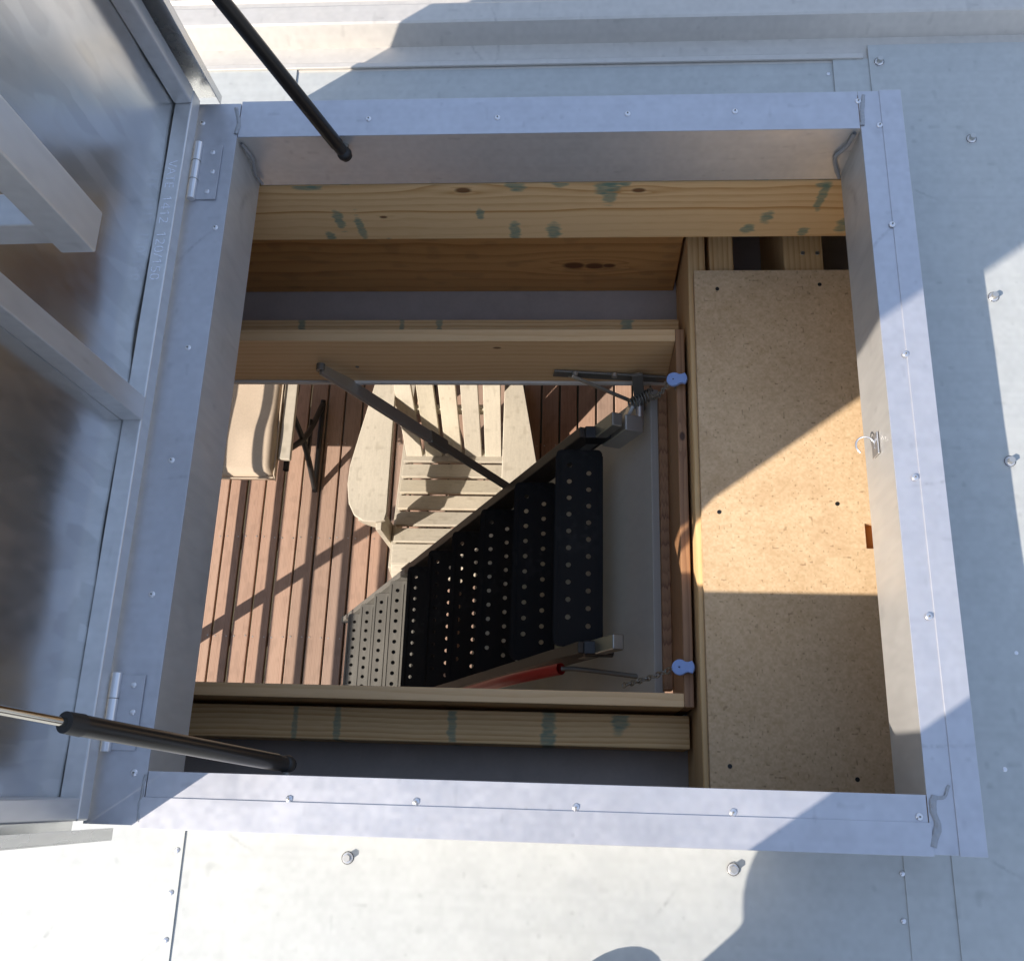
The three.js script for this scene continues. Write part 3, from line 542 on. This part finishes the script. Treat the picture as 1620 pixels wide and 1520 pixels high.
  { // coil spring
    const a = q(994, 642, -0.30), b = q(1032, 622, -0.312), pts = [], n = 9 * 10, d = b.clone().sub(a), e1 = V(0, 1, 0), e2 = d.clone().normalize().cross(e1).normalize();
    for (let i = 0; i <= n; i++) { const f = i / n, an = f * 9 * Math.PI * 2; pts.push(a.clone().addScaledVector(d, f).addScaledVector(e1, 0.012 * Math.cos(an)).addScaledVector(e2, 0.012 * Math.sin(an))); }
    part(t, 'spring', tube(pts, 0.0022, 180, 5), M.dullSteel);
  }
  const pv = q(1012, 650, -0.285); part(t, 'pivot_pin', rod(pv.clone().add(V(0, 0, -0.03)), pv.clone().add(V(0, 0, 0.03)), 0.009), M.rivet);
  // stay arm of two sliding pieces from the frame to the stringer
  const s0 = q(507, 581, -0.346), s2 = onZ(822, 782, ZN - 0.016), sm = s0.clone().lerp(s2, 0.52);
  const sa = part(t, 'stay_arm', bar(s0, sm.clone().lerp(s2, 0.05), V(0.3, 0, 1), 0.034, 0.010, 0.002), M.zinc);
  part(t, 'arm_bolt', new THREE.CylinderGeometry(0.009, 0.009, 0.016, 10).rotateX(Math.PI / 2).translate(s0.x, s0.y, s0.z).toNonIndexed(), M.dullSteel, sa);
  const sb = part(t, 'stay_arm_001', bar(sm.clone().lerp(s0, 0.12), s2, V(0.3, 0, 1), 0.027, 0.006, 0.002), M.steel);
  part(t, 'arm_lock', bar(sm.clone().lerp(s0, 0.06), sm.clone().lerp(s2, 0.12), V(0.3, 0, 1), 0.036, 0.016, 0.003), M.steel, sb);
  // red handrail along the south stringer, with its wire bracket
  const R = (u, v, z) => onZ(u, v, z);
  const zr = ZS + 0.03;
  const rail = [C(3.4), C(2.6), C(1.7), C(0.8), C(0.15)].map((p, i) => p.addScaledVector(nrm, [0.03, 0.075, 0.085, 0.075, 0.02][i]).setZ(zr + [0.0, 0.012, 0.016, 0.012, 0.0][i]));
  part(t, 'handrail', tube(rail, 0.0125, 40, 12), M.red);
  part(t, 'rail_bracket', tube([rail[4].clone(), C(0.1).addScaledVector(nrm, -0.02).setZ(zr), C(-0.3).addScaledVector(nrm, -0.12).setZ(zr + 0.02)], 0.005, 16, 8), M.dullSteel);
}
/* blue clips on the edge joist, each with its chain */
for (const [u, v, cu, cv, lab] of [[1070, 601, 1030, 628, 'small blue plastic clip hooked beside the ladder spring'], [1080, 1056, 985, 1084, 'small blue plastic clip holding a chain below the red handrail']]) {
  const p = onY(u, v, -0.455), t = thing('plastic_clip', lab, 'clip', p.clone());
  const s = new THREE.Shape(); s.absarc(-0.005, 0, 0.0145, Math.PI * 0.28, Math.PI * 1.72, false); s.quadraticCurveTo(0.010, -0.007, 0.02, -0.011); s.quadraticCurveTo(0.028, 0, 0.02, 0.011); s.quadraticCurveTo(0.010, 0.007, -0.005 + 0.0145 * Math.cos(Math.PI * 0.28), 0.0145 * Math.sin(Math.PI * 0.28));
  const hole = new THREE.Path(); hole.absarc(-0.006, 0, 0.0035, 0, Math.PI * 2, true); s.holes.push(hole);
  const g = new THREE.ExtrudeGeometry(s, { depth: 0.007, bevelEnabled: true, bevelSize: 0.002, bevelThickness: 0.002, bevelSegments: 2, curveSegments: 12 }).toNonIndexed(); g.scale(0.82, 0.82, 0.82); g.rotateX(-Math.PI / 2); g.rotateZ(0.25); g.translate(p.x, p.y, p.z);
  part(t, 'clip_body', g, M.blue);
  part(t, 'clip_pin', rod(p.clone().add(V(-0.006, -0.012, 0)), p.clone().add(V(-0.006, 0.004, 0)), 0.0032), M.blackPlastic);
  part(t, 'clip_hook', tube([p.clone().add(V(0.012, 0, 0)), p.clone().add(V(0.002, -0.03, 0.004)), H(0.268, p.y - CAP - 0.05, p.z + 0.006)], 0.003, 12, 6), M.dullSteel);
  const e = onY(cu, cv, -0.60), ch = thing('chain', v > 800 ? 'short steel chain hanging from the clip below the red handrail' : 'short steel chain hanging from the clip beside the ladder spring', 'chain', e.clone());
  const n = 12, st = p.clone().add(V(-0.012, -0.004, 0));
  for (let i = 0; i < n; i++) {
    const f = (i + 0.5) / n, c = st.clone().lerp(e, f); c.y -= 0.03 * Math.sin(f * Math.PI);
    const d = e.clone().sub(st).normalize(), lk = new THREE.TorusGeometry(0.0052, 0.0014, 6, 12); lk.scale(1.5, 1, 1); if (i % 2) lk.rotateX(Math.PI / 2);
    lk.applyQuaternion(new THREE.Quaternion().setFromUnitVectors(V(1, 0, 0), d)); lk.translate(c.x, c.y, c.z); part(ch, i ? 'link_' + String(i).padStart(3, '0') : 'link', lk.toNonIndexed(), M.steel);
  }
}
/* ------------------------------------------------------------ slatted armchair (facing south) */
{
  const cx = -0.495, t = thing('garden_armchair', 'cream slatted timber garden armchair with wide rounded arms on the deck', 'armchair', V(cx, 0, -0.8));
  const slab = (pts, y, th, m = M.cream, n, sx = 1) => { const g = plate(pts, y, th, [], 0.003); metreUV(g, 'z', 0.6, 0.3, rnd(), rnd()); return part(t, n, g, m); };
  // arms: rounded at the front, widest before the middle, tapering to the back
  const arm = (s) => {
    const P = []; const inn = s < 0 ? -0.722 : -0.252, out = s < 0 ? -0.897 : -0.100;
    const w = out - inn;
    const edge = [[0.46, -1.36], [0.52, -1.18], [0.80, -0.95], [0.98, -0.80], [1.0, -0.72], [0.93, -0.635], [0.78, -0.585], [0.55, -0.56], [0.25, -0.556], [0.04, -0.565], [0.0, -0.60]];
    for (const [f, z] of edge) P.push([inn + w * f, z]); P.push([inn + w * 0.0, -1.36]);
    return s < 0 ? P : P.reverse();
  };
  slab(arm(-1), 0.555, 0.024, M.cream, 'arm'); slab(arm(1), 0.555, 0.024, M.cream, 'arm_001');
  // seat slats falling to the back
  const seatY = z => z > -0.52 ? 0.365 - (z + 0.52) * 0.2 : mix(0.255, 0.37, (z + 0.97) / 0.45);
  const zs = [-0.955, -0.875, -0.795, -0.715, -0.635, -0.555];
  zs.forEach((z, k) => {
    const g = box(-0.228, 0.228, -0.02, 0, -0.0335, 0.0335, 0.003); metreUV(g, 'x', 0.6, 0.3, rnd(), rnd()); g.rotateX(-0.25); g.translate(cx, seatY(z), z); part(t, k ? 'seat_slat_00' + k : 'seat_slat', g, M.creams[(k * 3 + 1) % 4]);
  });
  { const g = box(-0.232, 0.232, -0.02, 0, -0.045, 0.045, 0.004); metreUV(g, 'x', 0.6, 0.3, 0.2, 0.4); g.rotateX(-0.05); g.translate(cx, 0.372, -0.468); part(t, 'front_slat', g, M.cream);
    const a = box(-0.232, 0.232, -0.02, 0, -0.034, 0.034, 0.004); metreUV(a, 'x', 0.6, 0.3, 0.7, 0.1); a.rotateX(0.62); a.translate(cx, 0.347, -0.396); part(t, 'front_slat_001', a, M.cream);
    const b = box(-0.232, 0.232, -0.10, 0, -0.010, 0.010, 0.004); b.translate(cx, 0.318, -0.385); part(t, 'front_apron', b, M.cream); }
  // fanned back slats
  for (let k = 0; k < 5; k++) {
    const f = k - 2, x0 = cx + f * 0.089, x1 = cx + f * 0.101, top = 0.98 - 0.022 * f * f;
    const a = V(x0, 0.235, -0.945), b = V(x1, top, -1.365 + 0.01 * f * f);
    const g = bar(a, b, V(1, 0, 0), 0.074 + 0.002 * rnd(), 0.02, 0.004); metreUV(g, 'y', 0.6, 0.3, rnd(), rnd()); part(t, k ? 'back_slat_00' + k : 'back_slat', g, M.creams[(k * 3) % 4]);
  }
  for (const [k, f] of [0.3, 0.8].entries()) { const y = mix(0.235, 0.98, f) - 0.01, z = mix(-0.945, -1.365, f) - 0.028; const hw = mix(0.2, 0.245, f); part(t, k ? 'back_rail_001' : 'back_rail', box(cx - hw, cx + hw, y - 0.03, y + 0.03, z - 0.012, z + 0.012, 0.003), M.cream); }
  // legs and side rails
  for (const s of [-1, 1]) {
    const x = cx + s * 0.25, n = s < 0 ? '' : '_001';
    part(t, 'front_leg' + n, box(x - 0.012 + s * 0.012, x + 0.012 + s * 0.012, 0, 0.53, -0.62, -0.53, 0.003), M.cream);
    part(t, 'side_rail' + n, bar(V(x - s * 0.014, 0.30, -0.40), V(x - s * 0.014, 0.04, -1.42), V(0, 1, 0), 0.10, 0.022, 0.003), M.cream);
    part(t, 'rear_leg' + n, bar(V(x + s * 0.03, 0.0, -1.20), V(x + s * 0.045, 0.53, -1.24), V(0, 0, 1), 0.07, 0.022, 0.003), M.cream);
    const br = new THREE.Shape(); br.moveTo(0, 0); br.lineTo(0, -0.13); br.quadraticCurveTo(0.06, -0.08, 0.075, 0);
    const g = new THREE.ExtrudeGeometry(br, { depth: 0.022, bevelEnabled: false }).toNonIndexed(); if (s < 0) g.scale(-1, 1, 1); g.translate(x + s * 0.025, 0.53, -0.59); g.computeVertexNormals(); part(t, 'arm_bracket' + n, g, M.cream);
  }
}
/* ------------------------------------------------------------ cushioned chair beside the balustrade */
{
  const t = thing('cushioned_chair', 'peach cushioned chair with dark metal legs beside the railing', 'chair', V(-1.48, 0, -1.1));
  const x0 = -1.76, x1 = -1.262;
  const soft = (xa, xb, y0, y1, za, zb, sd) => {
    const g = new RoundedBoxGeometry(xb - xa, y1 - y0, zb - za, 4, 0.022), p = g.attributes.position;
    for (let i = 0; i < p.count; i++) p.setXYZ(i, p.getX(i) + (xa + xb) / 2, p.getY(i) + (y0 + y1) / 2, p.getZ(i) + (za + zb) / 2);
    return metreUV(g.index ? g.toNonIndexed() : g, 'x', 0.4, 0.4, sd, 0);
  };
  { // seat pad: a grid with a shallow sag and soft puckers, closed by sides
    const nx = 26, nz = 30, za = -1.40, zb = -0.79, P = [], I = [];
    const hgt = (f, h) => 0.44 + 0.006 * Math.cos(h * 7.5 + 0.6) - 0.012 * Math.sin(Math.PI * f) + 0.006 * vn(f * 5, h * 6, 411) - 0.03 * Math.pow(Math.max(0, 1 - Math.min(f, 1 - f) * 18), 2) - 0.03 * Math.pow(Math.max(0, 1 - (1 - h) * 18), 2);
    for (const lay of [0, 1]) for (let j = 0; j <= nz; j++) for (let i = 0; i <= nx; i++) { const f = i / nx, h = j / nz; P.push(mix(x0, x1, f), lay ? 0.375 : hgt(f, h), mix(za, zb, h)); }
    const id = (l, j, i) => l * (nx + 1) * (nz + 1) + j * (nx + 1) + i;
    for (let j = 0; j < nz; j++) for (let i = 0; i < nx; i++) { I.push(id(0, j, i), id(0, j + 1, i), id(0, j, i + 1), id(0, j, i + 1), id(0, j + 1, i), id(0, j + 1, i + 1)); I.push(id(1, j, i), id(1, j, i + 1), id(1, j + 1, i), id(1, j, i + 1), id(1, j + 1, i + 1), id(1, j + 1, i)); }
    for (let i = 0; i < nx; i++) for (const j of [0, nz]) { const a = id(0, j, i), b = id(0, j, i + 1), c = id(1, j, i), d = id(1, j, i + 1); if (j) I.push(a, c, b, b, c, d); else I.push(a, b, c, b, d, c); }
    for (let j = 0; j < nz; j++) for (const i of [0, nx]) { const a = id(0, j, i), b = id(0, j + 1, i), c = id(1, j, i), d = id(1, j + 1, i); if (i) I.push(a, b, c, b, d, c); else I.push(a, c, b, b, c, d); }
    let g = new THREE.BufferGeometry(); g.setAttribute('position', new THREE.Float32BufferAttribute(P, 3)); g.setIndex(I); g.computeVertexNormals(); g = g.toNonIndexed(); metreUV(g, 'x', 0.4, 0.4);
    const seat = part(t, 'seat_cushion', g, M.peach);
    part(t, 'piping', tube([V(x0 + 0.01, 0.414, zb), V(mix(x0, x1, 0.5), 0.412, zb + 0.004), V(x1 - 0.006, 0.414, zb), V(x1 + 0.001, 0.414, zb - 0.012), V(x1 + 0.001, 0.42, -1.1), V(x1 + 0.001, 0.42, za)], 0.004, 40, 6), M.peach, seat);
  }
  part(t, 'back_cushion', (() => { const g = soft(x0, x1, -0.04, 0.04, -0.3, 0.3, 0.2); g.rotateX(-1.2); g.translate(0, 0.72, -1.52); return g; })(), M.peach);
  for (const [k, x] of [x1 + 0.034, x0 - 0.034].entries()) {
    const sfx = k ? '_001' : '', o = k ? -1 : 1;
    part(t, 'arm_board' + sfx, box(x - 0.03, x + 0.03, 0.385, 0.41, -1.42, -0.875, 0.006), M.creams[1]);
    part(t, 'frame_tube' + sfx, tube([V(x, 0.36, -0.84), V(x, 0.36, -1.1), V(x, 0.37, -1.36), V(x, 0.95, -1.62)], 0.014, 24, 8), M.blackPlastic);
    const fx = x + o * 0.035;
    part(t, 'front_leg' + sfx, tube([V(x, 0.37, -1.12), V(fx, 0.22, -1.0), V(fx + o * 0.004, 0.014, -0.865)], 0.014, 16, 8), M.blackPlastic);
    part(t, 'rear_leg' + sfx, tube([V(x, 0.37, -0.93), V(fx, 0.22, -1.06), V(fx + o * 0.004, 0.014, -1.30)], 0.014, 16, 8), M.blackPlastic);
    part(t, 'leg_brace' + sfx, bar(V(fx, 0.16, -0.95), V(fx, 0.16, -1.16), V(0, 1, 0), 0.03, 0.012, 0.002), M.blackPlastic);
    part(t, 'foot_bar' + sfx, rod(V(fx + o * 0.004, 0.016, -0.85), V(fx + o * 0.004, 0.016, -1.32), 0.012), M.blackPlastic);
  }
}
/* ------------------------------------------------------------ the photographer, standing on the roof behind the camera */
{
  const t = thing('person', 'person in work trousers and cap standing on the roof holding a phone', 'person', H(0.1, RY, 0.9));
  const G = RY;                                    // feet on the roof
  const seg = (a, b, ra, rb) => ({ a, b, ra, rb });
  const lShoulder = H(-0.115, 1.20, 0.86), rShoulder = H(0.255, 1.20, 0.86), lElbow = H(-0.19, 0.98, 0.73), rElbow = H(0.33, 0.98, 0.73);
  const phone = CAM.pos.clone().addScaledVector(CAM.w, -0.022);
  const lWrist = phone.clone().addScaledVector(CAM.r, -0.105).addScaledVector(CAM.w, -0.02).addScaledVector(CAM.u, -0.06), rWrist = phone.clone().addScaledVector(CAM.r, 0.105).addScaledVector(CAM.w, -0.02).addScaledVector(CAM.u, -0.06);
  const lHip = H(-0.025, 0.76, 0.90), rHip = H(0.17, 0.76, 0.90), lKnee = H(-0.01, 0.36, 0.87), rKnee = H(0.20, 0.36, 0.90), lAnk = H(0.0, G + 0.09, 0.90), rAnk = H(0.20, G + 0.09, 0.95);
  const pel = H(0.072, 0.80, 0.90), chest = H(0.07, 1.12, 0.87), neck = H(0.07, 1.27, 0.845), head = H(0.068, 1.42, 0.80);
  function field(bones, k, lo, hi, res) {
    const size = Math.max(hi.x - lo.x, hi.y - lo.y, hi.z - lo.z), mc = new MarchingCubes(res, new THREE.MeshBasicMaterial(), false, false, 400000); mc.isolation = 0;
    const half = size / 2, c = lo.clone().add(hi).multiplyScalar(0.5), hs = res / 2, p = V(0, 0, 0), ab = V(0, 0, 0), ap = V(0, 0, 0);
    const B = bones.map(b => ({ ...b, d: b.b.clone().sub(b.a), l2: Math.max(1e-9, b.b.distanceToSquared(b.a)) }));
    for (let z = 0; z < res; z++) for (let y = 0; y < res; y++) for (let x = 0; x < res; x++) {
      p.set(c.x + (x - hs) / hs * half, c.y + (y - hs) / hs * half, c.z + (z - hs) / hs * half);
      let d = 9;
      for (const b of B) { ap.subVectors(p, b.a); const h = clamp(ap.dot(b.d) / b.l2); const dx = ap.x - b.d.x * h, dy = ap.y - b.d.y * h, dz = ap.z - b.d.z * h; const q = Math.sqrt(dx * dx + dy * dy + dz * dz) - mix(b.ra, b.rb, h); const m = clamp(0.5 + 0.5 * (d - q) / k); d = mix(d, q, m) - k * m * (1 - m); }
      mc.field[x + y * res + z * res * res] = -d;
    }
    mc.update();
    const n = mc.count, pa = mc.positionArray, out = new Float32Array(n * 3);
    for (let i = 0; i < n; i++) { out[3 * i] = pa[3 * i] * half + c.x; out[3 * i + 1] = pa[3 * i + 1] * half + c.y; out[3 * i + 2] = pa[3 * i + 2] * half + c.z; }
    let g = new THREE.BufferGeometry(); g.setAttribute('position', new THREE.BufferAttribute(out, 3)); g = mergeVertices(g, 1e-5); g.computeVertexNormals(); return g.toNonIndexed();
  }
  const hand = (wr, s) => {                         // palm beside the phone, fingers folded over its back edge, thumb on the screen side
    const X = CAM.r.clone().multiplyScalar(s), U = CAM.u, Bk = CAM.w.clone().multiplyScalar(-1), edge = phone.clone().addScaledVector(X, 0.082);
    const palm = edge.clone().addScaledVector(X, 0.012).addScaledVector(U, -0.012).addScaledVector(Bk, 0.012);
    const b = [seg(wr, palm, 0.026, 0.02), seg(palm.clone().addScaledVector(U, -0.03), palm.clone().addScaledVector(U, 0.03), 0.02, 0.018)];
    [[0.036, 0.046], [0.014, 0.052], [-0.008, 0.048], [-0.028, 0.038]].forEach(([h, len]) => {
      const k0 = palm.clone().addScaledVector(U, h).addScaledVector(X, 0.006), k1 = edge.clone().addScaledVector(U, h).addScaledVector(X, 0.004).addScaledVector(Bk, -0.004), k2 = edge.clone().addScaledVector(U, h + 0.003).addScaledVector(X, -len * 0.35).addScaledVector(Bk, -0.008);
      b.push(seg(k0, k1, 0.0095, 0.0088), seg(k1, k2, 0.0088, 0.0075));
    });
    const t0 = palm.clone().addScaledVector(U, -0.03).addScaledVector(Bk, 0.008), t1 = edge.clone().addScaledVector(U, -0.01).addScaledVector(Bk, 0.022).addScaledVector(X, -0.012), t2 = edge.clone().addScaledVector(U, 0.016).addScaledVector(Bk, 0.018).addScaledVector(X, -0.034);
    b.push(seg(t0, t1, 0.012, 0.0105), seg(t1, t2, 0.0105, 0.0085)); return b;
  };
  const body = [seg(lHip, lKnee, 0.085, 0.058), seg(lKnee, lAnk, 0.056, 0.036), seg(rHip, rKnee, 0.085, 0.058), seg(rKnee, rAnk, 0.056, 0.036),
    seg(lAnk, H(0.035, G + 0.05, 0.79), 0.04, 0.035), seg(rAnk, H(0.25, G + 0.05, 0.84), 0.04, 0.035),
    seg(pel, chest, 0.125, 0.14), seg(H(0.0, 1.06, 0.87), H(0.14, 1.06, 0.87), 0.11, 0.11), seg(lShoulder, rShoulder, 0.062, 0.062), seg(neck, head, 0.052, 0.06),
    seg(lShoulder, lElbow, 0.052, 0.042), seg(rShoulder, rElbow, 0.052, 0.042), seg(lElbow, lWrist, 0.042, 0.028), seg(rElbow, rWrist, 0.042, 0.028)];
  const skin = std({ color: new THREE.Color(0.46, 0.27, 0.19), roughness: 0.55 });
  const gBody = field(body, 0.035, H(-0.5, G - 0.03, 0.2), H(0.65, 1.62, 1.2), 112);
  const F = CAM.w.clone().multiplyScalar(0.55).add(V(0, 0, -0.75)).normalize();    // where the face looks
  const side = V(1, 0, 0), upH = side.clone().cross(F).normalize().multiplyScalar(1);
  const hp = (s, u, f) => head.clone().addScaledVector(side, s).addScaledVector(upH, u).addScaledVector(F, f);
  const sgn = upH.y > 0 ? 1 : -1; if (sgn < 0) upH.multiplyScalar(-1);
  const gHead = field([seg(hp(0, 0.04, -0.02), hp(0, 0.03, 0.03), 0.088, 0.08), seg(hp(0, -0.05, 0.03), hp(0, -0.085, 0.055), 0.058, 0.032), seg(hp(0, 0.015, 0.098), hp(0, -0.025, 0.118), 0.010, 0.014), seg(hp(-0.02, -0.055, 0.092), hp(0.02, -0.055, 0.092), 0.008, 0.008), seg(hp(-0.03, 0.022, 0.096), hp(-0.034, 0.022, 0.096), 0.012, 0.012), seg(hp(0.03, 0.022, 0.096), hp(0.034, 0.022, 0.096), 0.012, 0.012), seg(hp(-0.088, 0.02, -0.01), hp(-0.09, -0.025, 0.0), 0.014, 0.009), seg(hp(0.088, 0.02, -0.01), hp(0.09, -0.025, 0.0), 0.014, 0.009), seg(neck, head, 0.05, 0.058)], 0.014, head.clone().addScalar(-0.19), head.clone().addScalar(0.19), 76);
  const gHands = [[lWrist, -1], [rWrist, 1]].map(([w, s]) => { const hb = hand(w, s), c = phone.clone().addScaledVector(CAM.r, s * 0.09); return field(hb, 0.006, c.clone().addScalar(-0.11), c.clone().addScalar(0.11), 72); });
  const clean = g => { g.deleteAttribute('uv'); return g; };
  part(t, 'body', mergeGeometries([gBody, gHead, ...gHands].map(clean)), skin);
  const cloth = (c, r) => std({ color: new THREE.Color(...c), roughness: r });
  part(t, 'trousers', field([seg(lHip, lKnee.clone().add(V(-0.005, -0.085, 0)), 0.118, 0.112), seg(rHip, rKnee.clone().add(V(0, 0.02, 0)), 0.11, 0.105), seg(lKnee.clone().add(V(0, -0.10, 0.03)), lAnk.clone().add(V(0.005, 0.02, 0.02)), 0.066, 0.06), seg(rKnee, rAnk.clone().add(V(0, 0.02, 0)), 0.094, 0.09), seg(pel, pel.clone().add(V(0, 0.1, 0)), 0.14, 0.138)], 0.02, H(-0.45, -0.13, 0.35), H(0.6, 1.05, 1.45), 84), cloth([0.05, 0.06, 0.09], 0.85));
  part(t, 'shirt', field([seg(pel.clone().add(V(0, 0.06, 0)), chest, 0.145, 0.158), seg(H(0.0, 1.06, 0.87), H(0.14, 1.06, 0.87), 0.125, 0.125), seg(lShoulder, rShoulder, 0.076, 0.076), seg(lShoulder, lShoulder.clone().lerp(lElbow, 0.65), 0.07, 0.064), seg(rShoulder, rShoulder.clone().lerp(rElbow, 0.65), 0.07, 0.064)], 0.03, H(-0.35, 0.68, 0.5), H(0.5, 1.36, 1.2), 72), cloth([0.30, 0.32, 0.36], 0.85));
  part(t, 'cap', field([seg(hp(0, 0.065, -0.02), hp(0, 0.06, 0.02), 0.088, 0.084), seg(hp(-0.045, 0.07, 0.1), hp(0.045, 0.07, 0.1), 0.008, 0.008), seg(hp(-0.03, 0.062, 0.15), hp(0.03, 0.062, 0.15), 0.006, 0.006), seg(hp(0, 0.07, 0.09), hp(0, 0.062, 0.16), 0.008, 0.006)], 0.02, head.clone().addScalar(-0.22), head.clone().addScalar(0.24), 64), cloth([0.04, 0.045, 0.06], 0.9));
  const shoe = cloth([0.03, 0.03, 0.03], 0.7);
  part(t, 'shoe', field([seg(H(0.0, G + 0.045, 0.96), H(0.045, G + 0.055, 0.765), 0.045, 0.045), seg(lAnk, lAnk.clone().add(V(0, 0.02, 0)), 0.05, 0.05)], 0.03, H(-0.15, G - 0.02, 0.7), H(0.2, G + 0.2, 1.05), 44), shoe);
  part(t, 'shoe_001', field([seg(H(0.22, G + 0.045, 1.0), H(0.25, G + 0.042, 0.86), 0.045, 0.046), seg(rAnk, rAnk.clone().add(V(0, 0.02, 0)), 0.05, 0.05)], 0.03, H(0.05, G - 0.02, 0.75), H(0.42, G + 0.2, 1.1), 44), shoe);
  const ph = thing('phone', 'black mobile phone held by the person on the roof', 'phone', phone.clone());
  const pg = new RoundedBoxGeometry(0.158, 0.078, 0.008, 3, 0.0039); pg.applyMatrix4(new THREE.Matrix4().makeBasis(CAM.r, CAM.u, CAM.w.clone().multiplyScalar(-1)));
  const pm = new THREE.Mesh(pg, M.blackPlastic); pm.name = 'phone_body'; pm.castShadow = true; ph.add(pm);
}
scene.traverse(o => { if (o.isMesh) { o.castShadow = true; o.receiveShadow = true; } });
renderer.render(scene, camera);
